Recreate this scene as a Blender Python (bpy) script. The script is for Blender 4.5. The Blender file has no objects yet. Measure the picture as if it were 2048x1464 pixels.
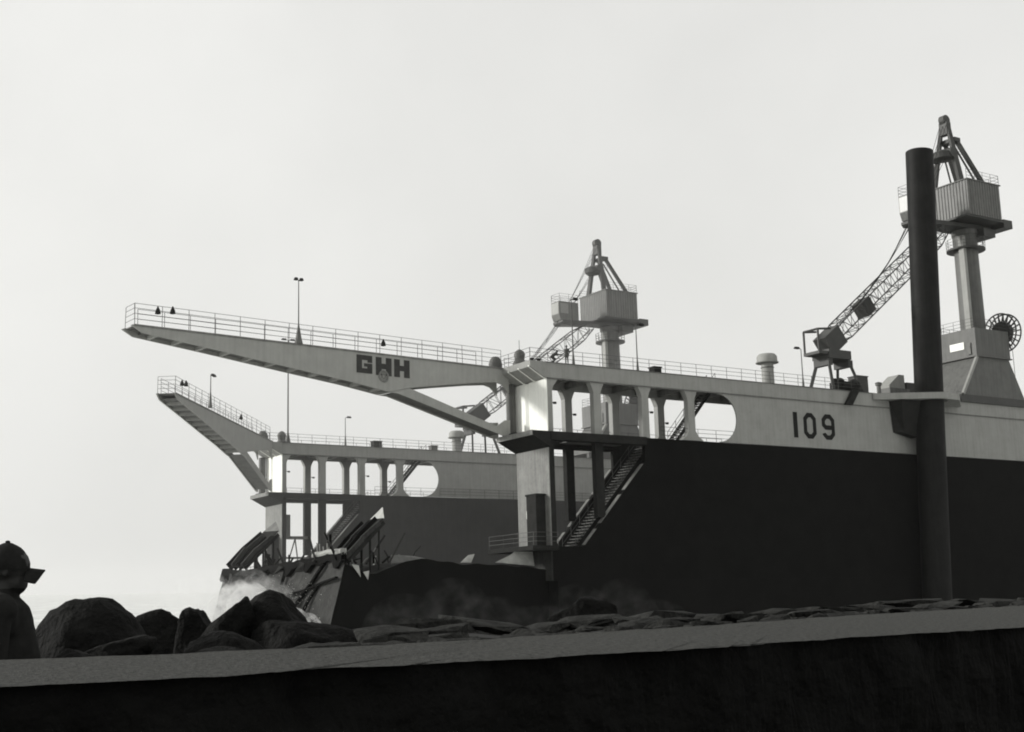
import bpy, bmesh, math, random
from mathutils import Vector, Matrix, noise
R_ = math.radians
random.seed(7)
scene = bpy.context.scene
COL = scene.collection

# ------------------------------------------------------------------ camera
EYE = Vector((0, 0, 5.0))
cam_d = bpy.data.cameras.new('camera')
cam = bpy.data.objects.new('camera', cam_d)
COL.objects.link(cam)
cam_d.sensor_width = 36.0
cam_d.lens = 2689.6 / 2048 * 36.0
cam_d.clip_start = 0.1
cam_d.clip_end = 20000
cam.matrix_world = Matrix.Translation(EYE) @ Matrix.Rotation(R_(90 + 9.3234), 4, 'X') @ Matrix.Rotation(R_(-0.8335), 4, 'Z')
scene.camera = cam

# ------------------------------------------------------------------ light
SUN_AZ = R_(-84)      # measured from +Y towards -X : behind and to the left
SUN_EL = R_(19)
world = bpy.data.worlds.new('World')
scene.world = world
world.use_nodes = True
nt = world.node_tree
nt.nodes.clear()
out = nt.nodes.new('ShaderNodeOutputWorld')
bg = nt.nodes.new('ShaderNodeBackground')
sky = nt.nodes.new('ShaderNodeTexSky')
sky.sky_type = 'NISHITA'
sky.sun_disc = False
sky.sun_elevation = SUN_EL
sky.sun_rotation = SUN_AZ
sky.air_density = 1.0
sky.dust_density = 6.0
sky.ozone_density = 1.0
bw = nt.nodes.new('ShaderNodeRGBToBW')
tcw = nt.nodes.new('ShaderNodeTexCoord')
cl = nt.nodes.new('ShaderNodeTexNoise')
cl.inputs['Scale'].default_value = 2.2
cl.inputs['Detail'].default_value = 5
nt.links.new(tcw.outputs['Generated'], cl.inputs['Vector'])
clr = nt.nodes.new('ShaderNodeMapRange')
clr.inputs['From Min'].default_value = 0.3
clr.inputs['From Max'].default_value = 0.7
clr.inputs['To Min'].default_value = 5.5
clr.inputs['To Max'].default_value = 6.75
nt.links.new(cl.outputs['Fac'], clr.inputs['Value'])
mx = nt.nodes.new('ShaderNodeMix')
mx.data_type = 'FLOAT'
mx.inputs['Factor'].default_value = 0.80       # thick overcast evens the clear sky out
nt.links.new(sky.outputs['Color'], bw.inputs['Color'])
nt.links.new(bw.outputs['Val'], mx.inputs['A'])
nt.links.new(clr.outputs['Result'], mx.inputs['B'])
tint = nt.nodes.new('ShaderNodeMix')
tint.data_type = 'RGBA'
tint.blend_type = 'MULTIPLY'
tint.inputs['Factor'].default_value = 1
tint.inputs['B'].default_value = (1.0, 1.0, 0.975, 1)
nt.links.new(mx.outputs['Result'], tint.inputs['A'])
nt.links.new(tint.outputs['Result'], bg.inputs['Color'])
bg.inputs['Strength'].default_value = 0.15
nt.links.new(bg.outputs['Background'], out.inputs['Surface'])

sun_d = bpy.data.lights.new('sun', 'SUN')
sun_d.energy = 4.0
sun_d.angle = R_(8)
sun_d.color = (1.0, 0.985, 0.95)
sun = bpy.data.objects.new('sun', sun_d)
COL.objects.link(sun)
sdir = Vector((math.sin(SUN_AZ) * math.cos(SUN_EL), math.cos(SUN_AZ) * math.cos(SUN_EL), math.sin(SUN_EL)))
sun.rotation_euler = sdir.to_track_quat('Z', 'Y').to_euler()
sun.location = (0, 0, 80)

vs = scene.view_settings
vs.view_transform = 'Standard'
vs.look = 'None'
vs.exposure = 0.0
vs.gamma = 1.0
vs.use_curve_mapping = False
scene.render.resolution_x = 1024
scene.render.resolution_y = 732
scene.cycles.max_bounces = 6
scene.cycles.volume_bounces = 1
scene.cycles.volume_step_rate = 2.0
scene.cycles.use_denoising = True
scene.cycles.filter_width = 1.9

# ------------------------------------------------------------------ materials
def mat(name, val, rough=0.7, var=0.25, scale=1.5, streak=0.0, dirt=0.0, bump=0.0, bscale=8.0, metal=0.0, spec=0.3):
    m = bpy.data.materials.new(name)
    m.use_nodes = True
    n = m.node_tree.nodes
    l = m.node_tree.links
    b = n['Principled BSDF']
    b.inputs['Roughness'].default_value = rough
    b.inputs['Metallic'].default_value = metal
    b.inputs['Specular IOR Level'].default_value = spec
    tc = n.new('ShaderNodeTexCoord')
    no = n.new('ShaderNodeTexNoise')
    no.inputs['Scale'].default_value = scale
    no.inputs['Detail'].default_value = 8
    no.inputs['Roughness'].default_value = 0.65
    l.new(tc.outputs['Object'], no.inputs['Vector'])
    mr = n.new('ShaderNodeMapRange')
    mr.inputs['From Min'].default_value = 0.3
    mr.inputs['From Max'].default_value = 0.7
    mr.inputs['To Min'].default_value = val * (1 - var)
    mr.inputs['To Max'].default_value = val * (1 + var)
    l.new(no.outputs['Fac'], mr.inputs['Value'])
    last = mr.outputs['Result']
    if streak:
        mp = n.new('ShaderNodeMapping')
        mp.inputs['Scale'].default_value = (2.2, 2.2, 0.12)
        l.new(tc.outputs['Object'], mp.inputs['Vector'])
        n2 = n.new('ShaderNodeTexNoise')
        n2.inputs['Scale'].default_value = 1.6
        n2.inputs['Detail'].default_value = 6
        l.new(mp.outputs['Vector'], n2.inputs['Vector'])
        r2 = n.new('ShaderNodeMapRange')
        r2.inputs['From Min'].default_value = 0.42
        r2.inputs['From Max'].default_value = 0.72
        r2.inputs['To Min'].default_value = 1.0
        r2.inputs['To Max'].default_value = 1 - streak
        l.new(n2.outputs['Fac'], r2.inputs['Value'])
        mu = n.new('ShaderNodeMath')
        mu.operation = 'MULTIPLY'
        l.new(last, mu.inputs[0])
        l.new(r2.outputs['Result'], mu.inputs[1])
        last = mu.outputs[0]
    if dirt:
        n3 = n.new('ShaderNodeTexNoise')
        n3.inputs['Scale'].default_value = scale * 4.3
        n3.inputs['Detail'].default_value = 4
        l.new(tc.outputs['Object'], n3.inputs['Vector'])
        r3 = n.new('ShaderNodeMapRange')
        r3.inputs['From Min'].default_value = 0.56
        r3.inputs['From Max'].default_value = 0.68
        r3.inputs['To Min'].default_value = 1.0
        r3.inputs['To Max'].default_value = 1 - dirt
        l.new(n3.outputs['Fac'], r3.inputs['Value'])
        mu = n.new('ShaderNodeMath')
        mu.operation = 'MULTIPLY'
        l.new(last, mu.inputs[0])
        l.new(r3.outputs['Result'], mu.inputs[1])
        last = mu.outputs[0]
    cm = n.new('ShaderNodeCombineColor')
    for i, k in enumerate((1.0, 1.01, 0.95)):
        q = n.new('ShaderNodeMath')
        q.operation = 'MULTIPLY'
        q.inputs[1].default_value = k
        l.new(last, q.inputs[0])
        l.new(q.outputs[0], cm.inputs[i])
    l.new(cm.outputs['Color'], b.inputs['Base Color'])
    if bump:
        n4 = n.new('ShaderNodeTexNoise')
        n4.inputs['Scale'].default_value = bscale
        n4.inputs['Detail'].default_value = 8
        l.new(tc.outputs['Object'], n4.inputs['Vector'])
        bp = n.new('ShaderNodeBump')
        bp.inputs['Strength'].default_value = bump
        bp.inputs['Distance'].default_value = 0.05
        l.new(n4.outputs['Fac'], bp.inputs['Height'])
        l.new(bp.outputs['Normal'], b.inputs['Normal'])
    return m

M = {}
M['grey'] = mat('light_grey_paint', 0.255, 0.6, 0.10, 0.5, streak=0.14, dirt=0.06)
M['white'] = mat('white_paint', 0.86, 0.5, 0.06, 0.7, streak=0.08)
M['midgrey'] = mat('mid_grey_paint', 0.165, 0.6, 0.2, 0.9, streak=0.35, dirt=0.2)
M['arm'] = mat('grey_arm_paint', 0.29, 0.6, 0.10, 0.7, streak=0.10)
M['black'] = mat('black_hull_paint', 0.006, 0.7, 0.3, 0.5, spec=0.02)
M['misted'] = mat('mist_lifted_hull_paint', 0.022, 0.7, 0.3, 0.5, streak=0.3, spec=0.03)  # hull black made lighter to stand in for the mist
M['dark'] = mat('dark_steel', 0.018, 0.7, 0.3, 1.5, spec=0.05)
M['steel'] = mat('weathered_steel', 0.11, 0.6, 0.3, 1.5, streak=0.2)
M['deck'] = mat('deck_plating', 0.10, 0.8, 0.3, 2.0)
M['rail'] = mat('rail_steel', 0.06, 0.6, 0.2, 2.0)
M['crane'] = mat('crane_grey_paint', 0.095, 0.55, 0.15, 0.9, streak=0.25)
M['cranedark'] = mat('crane_dark_paint', 0.045, 0.6, 0.2, 0.9)
M['house'] = mat('corrugated_sheet', 0.115, 0.5, 0.15, 1.2, streak=0.25)
M['pile'] = mat('tarred_pile_steel', 0.010, 0.6, 0.4, 0.6, streak=0.4, spec=0.08)
M['wreck'] = mat('rusted_plating', 0.032, 0.9, 0.4, 0.8, streak=0.4, dirt=0.5)
M['torn'] = mat('torn_bare_plate', 0.35, 0.6, 0.25, 1.5)
M['number'] = mat('black_number_paint', 0.008, 0.6, 0.2, 2.0, spec=0.1)
M['letter'] = mat('faded_dark_lettering', 0.03, 0.7, 0.35, 2.5)
M['emblem'] = mat('faded_grey_emblem', 0.16, 0.7, 0.3, 3.0)
M['sign'] = mat('white_sign_plate', 0.8, 0.5, 0.05, 3.0)
M['glass'] = mat('cab_glazing', 0.22, 0.35, 0.1, 2.0, spec=0.3)
M['rock'] = mat('wet_dark_rock', 0.008, 0.75, 0.55, 5.0, dirt=0.4, bump=0.9, bscale=18.0, spec=0.04)
M['rubble'] = mat('rubble_stone', 0.026, 0.9, 0.6, 6.0, dirt=0.5, bump=0.9, bscale=22.0, spec=0.05)
M['shore'] = mat('shore_rock', 0.012, 0.8, 0.5, 1.5, bump=0.8, bscale=5.0, spec=0.15)
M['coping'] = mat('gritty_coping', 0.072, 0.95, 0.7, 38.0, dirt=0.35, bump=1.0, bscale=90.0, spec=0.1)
M['wallface'] = mat('shade_black_wall_face', 0.006, 0.9, 0.5, 3.0, bump=0.8, bscale=14.0, spec=0.06)  # shadow on the wall face put into a near-black base colour
M['ground'] = mat('dark_ground', 0.02, 0.95, 0.4, 1.0)
M['cloth'] = mat('dark_coat_cloth', 0.016, 0.9, 0.3, 20.0, spec=0.1)
M['cap'] = mat('dark_cap_cloth', 0.014, 0.9, 0.3, 30.0, spec=0.1)
M['skin'] = mat('shaded_skin', 0.03, 0.6, 0.15, 12.0)
M['work'] = mat('worn_workwear', 0.06, 0.9, 0.25, 4.0, spec=0.1)

# ------------------------------------------------------------------ helpers
class MB:
    def __init__(s):
        s.v = []
        s.f = []
    def add(s, vs, fs):
        o = len(s.v)
        s.v += [tuple(x) for x in vs]
        s.f += [tuple(i + o for i in f) for f in fs]
        return s
    def box(s, x0, x1, y0, y1, z0, z1):
        return s.add([(x0, y0, z0), (x1, y0, z0), (x1, y1, z0), (x0, y1, z0), (x0, y0, z1), (x1, y0, z1), (x1, y1, z1), (x0, y1, z1)],
                     [(0, 3, 2, 1), (4, 5, 6, 7), (0, 1, 5, 4), (1, 2, 6, 5), (2, 3, 7, 6), (3, 0, 4, 7)])
    def frustum(s, b, z0, t, z1):      # b,t = x0,x1,y0,y1
        return s.add([(b[0], b[2], z0), (b[1], b[2], z0), (b[1], b[3], z0), (b[0], b[3], z0), (t[0], t[2], z1), (t[1], t[2], z1), (t[1], t[3], z1), (t[0], t[3], z1)],
                     [(0, 3, 2, 1), (4, 5, 6, 7), (0, 1, 5, 4), (1, 2, 6, 5), (2, 3, 7, 6), (3, 0, 4, 7)])
    def frame(s, a, b, up=(0, 0, 1)):
        a = Vector(a); b = Vector(b)
        d = (b - a).normalized()
        u = Vector(up)
        if abs(d.dot(u)) > 0.98:
            u = Vector((1, 0, 0))
        x = d.cross(u).normalized()
        y = x.cross(d).normalized()
        return a, b, x, y
    def beam(s, a, b, w, h, up=(0, 0, 1), w2=None, h2=None):
        a, b, x, y = s.frame(a, b, up)
        w2 = w2 or w
        h2 = h2 or h
        P = []
        for p, ww, hh in ((a, w, h), (b, w2, h2)):
            for i, j in ((-1, -1), (1, -1), (1, 1), (-1, 1)):
                P.append(p + x * (i * ww / 2) + y * (j * hh / 2))
        return s.add(P, [(0, 1, 2, 3), (7, 6, 5, 4), (0, 4, 5, 1), (1, 5, 6, 2), (2, 6, 7, 3), (3, 7, 4, 0)])
    def tube(s, a, b, r, r2=None, n=8, cap=True):
        a, b, x, y = s.frame(a, b)
        r2 = r if r2 is None else r2
        P = []
        for p, q in ((a, r), (b, r2)):
            for i in range(n):
                t = 2 * math.pi * i / n
                P.append(p + x * (q * math.cos(t)) + y * (q * math.sin(t)))
        F = [(i, (i + 1) % n, n + (i + 1) % n, n + i) for i in range(n)]
        if cap:
            F += [tuple(reversed(range(n))), tuple(range(n, 2 * n))]
        return s.add(P, F)
    def path(s, pts, r, n=6):
        for i in range(len(pts) - 1):
            s.tube(pts[i], pts[i + 1], r, n=n)
        return s
    def lathe(s, c, prof, n=24):     # prof = [(r,z)] bottom to top
        c = Vector(c)
        P = []
        for r, z in prof:
            for i in range(n):
                t = 2 * math.pi * i / n
                P.append(c + Vector((r * math.cos(t), r * math.sin(t), z)))
        F = []
        for k in range(len(prof) - 1):
            for i in range(n):
                j = (i + 1) % n
                F.append((k * n + i, k * n + j, (k + 1) * n + j, (k + 1) * n + i))
        F.append(tuple(reversed(range(n))))
        F.append(tuple(range((len(prof) - 1) * n, len(prof) * n)))
        return s.add(P, F)
    def prism(s, poly, a0, a1, axis='y'):  # poly in (x,z) for axis y, (x,y) for axis z, (y,z) for axis x
        def mk(p, a):
            return (p[0], a, p[1]) if axis == 'y' else (p[0], p[1], a) if axis == 'z' else (a, p[0], p[1])
        n = len(poly)
        P = [mk(p, a0) for p in poly] + [mk(p, a1) for p in poly]
        F = [tuple(range(n)), tuple(reversed(range(n, 2 * n)))]
        F += [(i, n + i, n + (i + 1) % n, (i + 1) % n) for i in range(n)]
        return s.add(P, F)
    def torus(s, c, ax, R, r, n=24, m=6):
        c = Vector(c); ax = Vector(ax).normalized()
        u = ax.orthogonal().normalized(); w = ax.cross(u)
        P = []; F = []
        for i in range(n):
            t = 2 * math.pi * i / n
            e = u * math.cos(t) + w * math.sin(t)
            for j in range(m):
                q = 2 * math.pi * j / m
                P.append(c + e * (R + r * math.cos(q)) + ax * (r * math.sin(q)))
        for i in range(n):
            for j in range(m):
                F.append((i * m + j, ((i + 1) % n) * m + j, ((i + 1) % n) * m + (j + 1) % m, i * m + (j + 1) % m))
        return s.add(P, F)
    def rail(s, pts, h=1.1, sp=1.9, r=0.021, bars=(0.36, 0.73, 1.1), jit=0.03):
        for i in range(len(pts) - 1):
            a = Vector(pts[i]); b = Vector(pts[i + 1])
            L = (b - a).length
            k = max(1, round(L / sp))
            prev = None
            for q in range(k + 1):
                p = a.lerp(b, q / k)
                t = p + Vector((random.uniform(-jit, jit), random.uniform(-jit, jit), 0))
                s.tube(p, t + Vector((0, 0, h)), r * 1.15, n=5)
                if prev is not None:
                    for z in bars:
                        s.tube(prev + Vector((0, 0, z)), t + Vector((0, 0, z)), r, n=5)
                prev = t
        return s
    def build(s, name, m, parent=None, origin=(0, 0, 0), smooth=False, fix=True, mw=None):
        o_ = Vector(origin)
        me = bpy.data.meshes.new(name)
        me.from_pydata([tuple(Vector(p) - o_) for p in s.v], [], s.f)
        if fix:
            bm = bmesh.new()
            bm.from_mesh(me)
            bmesh.ops.recalc_face_normals(bm, faces=bm.faces)
            bm.to_mesh(me)
            bm.free()
        me.materials.append(M[m] if isinstance(m, str) else m)
        if smooth:
            me.polygons.foreach_set('use_smooth', [True] * len(me.polygons))
        me.update()
        o = bpy.data.objects.new(name, me)
        COL.objects.link(o)
        if parent:
            o.parent = parent
        if mw is not None:
            o.matrix_world = mw
        return o

def tag(o, label=None, cat=None, group=None, kind=None):
    if label: o['label'] = label
    if cat: o['category'] = cat
    if group: o['group'] = group
    if kind: o['kind'] = kind
    return o

def thing(name, label, cat, mw, group=None):
    o = bpy.data.objects.new(name, None)
    COL.objects.link(o)
    o.empty_display_size = 0.5
    o.matrix_world = mw
    return tag(o, label, cat, group)

def auto_smooth(o, ang=35):
    me = o.data
    bm = bmesh.new(); bm.from_mesh(me)
    for f in bm.faces: f.smooth = True
    for e in bm.edges:
        if len(e.link_faces) == 2 and e.calc_face_angle(0) > R_(ang): e.smooth = False
    bm.to_mesh(me); bm.free()
    return o

# dock frame: x along the dock (to the right and away), y across (away), z up; z = 0 at the paint line
ROT = Matrix.Rotation(R_(33.0426), 4, 'Z') @ Matrix.Rotation(R_(-1.5183), 4, 'X') @ Matrix.Rotation(R_(0.0869), 4, 'Y')
DOCK = Matrix.Translation(Vector((3.0152, 114.0646, 13.0357)) + EYE) @ ROT
def dm(x, y, z): return DOCK @ Matrix.Translation((x, y, z))
T = 56.425           # near face of the far wall
W = 5.0
DECK = 6.05
BASE = -12.57
SEND = 112.0

# ------------------------------------------------------------------ sea, shore, ground
def grid(name, x0, x1, y0, y1, nx, ny, fn, m, smooth=True):
    b = MB()
    for j in range(ny + 1):
        for i in range(nx + 1):
            x = x0 + (x1 - x0) * i / nx
            y = y0 + (y1 - y0) * j / ny
            b.v.append(fn(x, y))
    for j in range(ny):
        for i in range(nx):
            a = j * (nx + 1) + i
            b.f.append((a, a + 1, a + nx + 2, a + nx + 1))
    return b.build(name, m, smooth=smooth, fix=False)

ms = bpy.data.materials.new('mist_pale_sea_water')
ms.use_nodes = True
n = ms.node_tree.nodes; l = ms.node_tree.links
b = n['Principled BSDF']
b.inputs['Roughness'].default_value = 0.5
tc = n.new('ShaderNodeTexCoord')
n1 = n.new('ShaderNodeTexNoise'); n1.inputs['Scale'].default_value = 0.12; n1.inputs['Detail'].default_value = 10
l.new(tc.outputs['Object'], n1.inputs['Vector'])
bp = n.new('ShaderNodeBump'); bp.inputs['Strength'].default_value = 1.0; bp.inputs['Distance'].default_value = 2.0
l.new(n1.outputs['Fac'], bp.inputs['Height']); l.new(bp.outputs['Normal'], b.inputs['Normal'])
n2 = n.new('ShaderNodeTexNoise'); n2.inputs['Scale'].default_value = 0.09; n2.inputs['Detail'].default_value = 10; n2.inputs['Roughness'].default_value = 0.7
l.new(tc.outputs['Object'], n2.inputs['Vector'])
cr = n.new('ShaderNodeValToRGB')       # foam streaks; water tone lightened to stand in for mist
cr.color_ramp.elements[0].position = 0.44; cr.color_ramp.elements[0].color = (0.45, 0.455, 0.445, 1)
cr.color_ramp.elements[1].position = 0.62; cr.color_ramp.elements[1].color = (0.72, 0.73, 0.71, 1)
l.new(n2.outputs['Fac'], cr.inputs['Fac']); l.new(cr.outputs['Color'], b.inputs['Base Color'])

def sea_fn(x, y):
    r = math.hypot(x, y)
    k = max(0.0, 1 - r / 900)
    return (x, y, k * (0.9 * noise.noise((x * 0.02, y * 0.035, 3)) + 0.4 * noise.noise((x * 0.07, y * 0.09, 9))))
b = MB()
ring = [14, 22, 32, 44, 58, 75, 95, 120, 150, 190, 240, 300, 380, 480, 620, 800, 1100, 1600, 2400, 3600, 5200]
NA = 160
for r in ring:
    for i in range(NA):
        a = 2 * math.pi * i / NA
        b.v.append(sea_fn(r * math.cos(a), r * math.sin(a)))
for k in range(len(ring) - 1):
    for i in range(NA):
        j = (i + 1) % NA
        b.f.append((k * NA + i, k * NA + j, (k + 1) * NA + j, (k + 1) * NA + i))
tag(b.build('sea', ms, smooth=True), kind='structure')

# coping outline (seen from above): far and near edge of the wall top
UP = [(-9.5, 5.2), (-5.5, 5.15), (-2.05, 5.46), (-1.32, 5.73), (-0.43, 6.5), (0.96, 8.25), (2.64, 10.79), (4.93, 13.55), (9.5, 18.8), (18, 28.5)]
LO = [(-9.5, 3.4), (-4.0, 3.45), (-1.43, 3.83), (-0.94, 4.1), (-0.31, 4.65), (0.62, 5.39), (1.54, 6.31), (2.73, 7.37), (6.2, 10.7), (15, 19.5)]
CZ = EYE.z - 0.25
def resample(poly, N):
    P = [Vector((p[0], p[1], 0)) for p in poly]
    d = [0]
    for i in range(len(P) - 1): d.append(d[-1] + (P[i + 1] - P[i]).length)
    res = []
    for q in range(N + 1):
        s_ = d[-1] * q / N
        i = max(k for k in range(len(d)) if d[k] <= s_ + 1e-9)
        i = min(i, len(P) - 2)
        t = (s_ - d[i]) / (d[i + 1] - d[i])
        p0 = P[max(i - 1, 0)]; p1 = P[i]; p2 = P[i + 1]; p3 = P[min(i + 2, len(P) - 1)]
        lin = p1.lerp(p2, t)
        res.append(lin)
    for _ in range(6):
        res = [res[0]] + [(res[i - 1] + res[i] * 2 + res[i + 1]) / 4 for i in range(1, len(res) - 1)] + [res[-1]]
    return res
NW = 900
U = resample(UP, NW); Lo = resample(LO, NW)

def shore_fn(u, v):     # u along wall, v distance outward
    i = min(NW - 1, max(0, int(u)))
    p = U[i]
    d = (U[min(i + 1, NW)] - U[max(i - 1, 0)]).normalized()
    nrm = Vector((-d.y, d.x, 0))
    q = p + nrm * (v - 0.25)
    z = CZ - 0.12 - 0.02 * min(v, 2) - (0.0 if v < 1.2 else 0.16 * (v - 1.2)) - 0.0016 * v * v + 0.22 * noise.noise((q.x * 0.8, q.y * 0.8, 1)) * min(1, v) + 0.5 * noise.noise((q.x * 0.15, q.y * 0.15, 2)) * min(1, v / 8)
    return (q.x, q.y, z)
vv = [0, .3, .7, 1.2, 1.8, 2.5, 3.4, 4.5, 6, 8, 10.5, 14, 18, 23, 30, 40]
b = MB()
for v_ in vv:
    for i in range(0, NW + 1, 2):
        b.v.append(shore_fn(i, v_))
nn = NW // 2 + 1
for k in range(len(vv) - 1):
    for i in range(nn - 1):
        b.f.append((k * nn + i, k * nn + i + 1, (k + 1) * nn + i + 1, (k + 1) * nn + i))
tag(b.build('rocky_shore', 'shore', smooth=True), kind='structure')
def shore_z(x, y):
    best = min(range(NW + 1), key=lambda i: (U[i].x - x) ** 2 + (U[i].y - y) ** 2)
    d = math.hypot(U[best].x - x, U[best].y - y) + 0.25
    return shore_fn(best, d)[2]

b = MB()
b.add([(-60, -60, EYE.z - 1.62), (60, -60, EYE.z - 1.62), (60, 60, EYE.z - 1.62), (-60, 60, EYE.z - 1.62)], [(0, 1, 2, 3)])
# the ground only on the landward side of the wall
g = MB()
for i in range(0, NW + 1, 4):
    p = Lo[i]
    d = (Lo[min(i + 1, NW)] - Lo[max(i - 1, 0)]).normalized()
    nrm = Vector((-d.y, d.x, 0))
    a = p + nrm * 0.3
    c = p - nrm * 14
    g.v += [(a.x, a.y, EYE.z - 1.62), (c.x, c.y, EYE.z - 1.62)]
k = len(g.v) // 2
g.f = [(2 * i, 2 * i + 1, 2 * i + 3, 2 * i + 2) for i in range(k - 1)]
tag(g.build('ground', 'ground', fix=False), kind='structure')

# ------------------------------------------------------------------ sea wall
wt = thing('sea_wall', 'long low sea wall with pale gritty top and black face in the foreground', 'wall', Matrix.Translation((0.3, 5.2, EYE.z - 1.62)))
org = (0.3, 5.2, EYE.z - 1.62)
cp = MB(); fc = MB()
def edge(i, near):
    p = (Lo if near else U)[i]
    d = ((Lo if near else U)[min(i + 1, NW)] - (Lo if near else U)[max(i - 1, 0)]).normalized()
    nrm = Vector((-d.y, d.x, 0))
    r = 0.03 * noise.noise((p.x * 3, p.y * 3, 5)) + 0.03 * noise.noise((p.x * 11, p.y * 11, 6)) + 0.015 * noise.noise((p.x * 29, p.y * 29, 6))
    if near:
        g_ = math.exp(-((p.x + 0.58) / 0.11) ** 2) * 0.13
        r += g_
    return p + nrm * r
for i in range(NW + 1):
    a = edge(i, True); c = edge(i, False)
    row = []
    K = 10
    for k in range(K + 1):
        t = k / K
        q = a.lerp(c, t)
        z = CZ + 0.004 * noise.noise((q.x * 2.2, q.y * 2.2, 0)) + 0.003 * noise.noise((q.x * 7, q.y * 7, 4))
        if k == 0: z -= 0.004
        if k == K: z -= 0.01
        row.append((q.x, q.y, z))
    cp.v += row + [(c.x, c.y, CZ - 0.9), (a.x + (c.x - a.x) * .15, a.y + (c.y - a.y) * .15, CZ - 0.008)]
w_ = 13
for i in range(NW):
    for k in range(12):
        cp.f.append((i * w_ + k, (i + 1) * w_ + k, (i + 1) * w_ + k + 1, i * w_ + k + 1))
    cp.f.append((i * w_ + 12, (i + 1) * w_ + 12, (i + 1) * w_, i * w_))
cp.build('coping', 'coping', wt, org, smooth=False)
for i in range(NW + 1):
    p = Lo[i]
    d = (Lo[min(i + 1, NW)] - Lo[max(i - 1, 0)]).normalized()
    nrm = Vector((-d.y, d.x, 0))
    for z in (CZ - 0.004, CZ - 0.1, CZ - 0.25, CZ - 0.45, CZ - 0.7, CZ - 1.0, CZ - 1.45):
        r = 0.05 * min(1, (CZ - z) * 5) * noise.noise((p.x * 2.5, p.y * 2.5, z * 4)) + 0.03 * noise.noise((p.x * 9, p.y * 9, z * 9)) * min(1, (CZ - z) * 6) + 0.035
        g_ = math.exp(-((p.x + 0.58) / 0.11) ** 2) * 0.13 if z > CZ - 0.2 else 0
        q = p + nrm * (r + g_)
        fc.v.append((q.x, q.y, z))
for i in range(NW):
    for k in range(6):
        fc.f.append((i * 7 + k, (i + 1) * 7 + k, (i + 1) * 7 + k + 1, i * 7 + k + 1))
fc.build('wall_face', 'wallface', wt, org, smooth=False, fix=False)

# ------------------------------------------------------------------ floating dock walls
PIL = [5.35, 10.7, 16.1]
def flared(x, w, z0, z1, top=2.0, bot=0.0):
    h = w / 2
    P = [(x - h, z0 + (0.9 if bot else 0))]
    P += [(x - h, z1 - 0.85), (x - h - (top / 2 - h) * 0.35, z1 - 0.5), (x - top / 2, z1), (x + top / 2, z1), (x + h + (top / 2 - h) * 0.35, z1 - 0.5), (x + h, z1 - 0.85)]
    P += [(x + h, z0 + (0.9 if bot else 0))]
    if bot:
        P += [(x + h + (bot / 2 - h) * .3, z0 + .45), (x + bot / 2, z0), (x - bot / 2, z0), (x - h - (bot / 2 - h) * .3, z0 + .45)]
    else:
        P[0] = (x - h, z0); P[-1] = (x + h, z0)
    return P

def stair(parent, org, p0, p1, y0, y1, nt_, ms_, mt_):
    a = Vector(p0); c = Vector(p1)
    st = MB()
    for y in (y0, y1):
        st.beam((a.x, y, a.z), (c.x, y, c.z), 0.07, 0.32)
    root = st.build('stair', ms_, parent, org)
    w = y1 - y0
    tr = MB().box(-0.16, 0.16, -w / 2 + 0.04, w / 2 - 0.04, -0.035, 0.035)
    first = None
    for i in range(nt_):
        t = (i + 0.5) / nt_
        p = a.lerp(c, t)
        if first is None:
            o = tr.build('tread', mt_, root)
            first = o
        else:
            o = first.copy(); COL.objects.link(o); o.parent = root
        o.location = Vector((p.x, (y0 + y1) / 2, p.z)) - Vector(org)
    hr = MB()
    for y in (y0, y1):
        k = max(3, int((c - a).length / 1.4))
        for i in range(k + 1):
            p = a.lerp(c, i / k)
            hr.tube((p.x, y, p.z), (p.x, y, p.z + 1.05), 0.028, n=5)
        for z in (0.55, 1.05):
            hr.tube((a.x, y, a.z + z), (c.x, y, c.z + z), 0.028, n=5)
    hr.build('handrail', 'rail', root, org)
    return root

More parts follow.
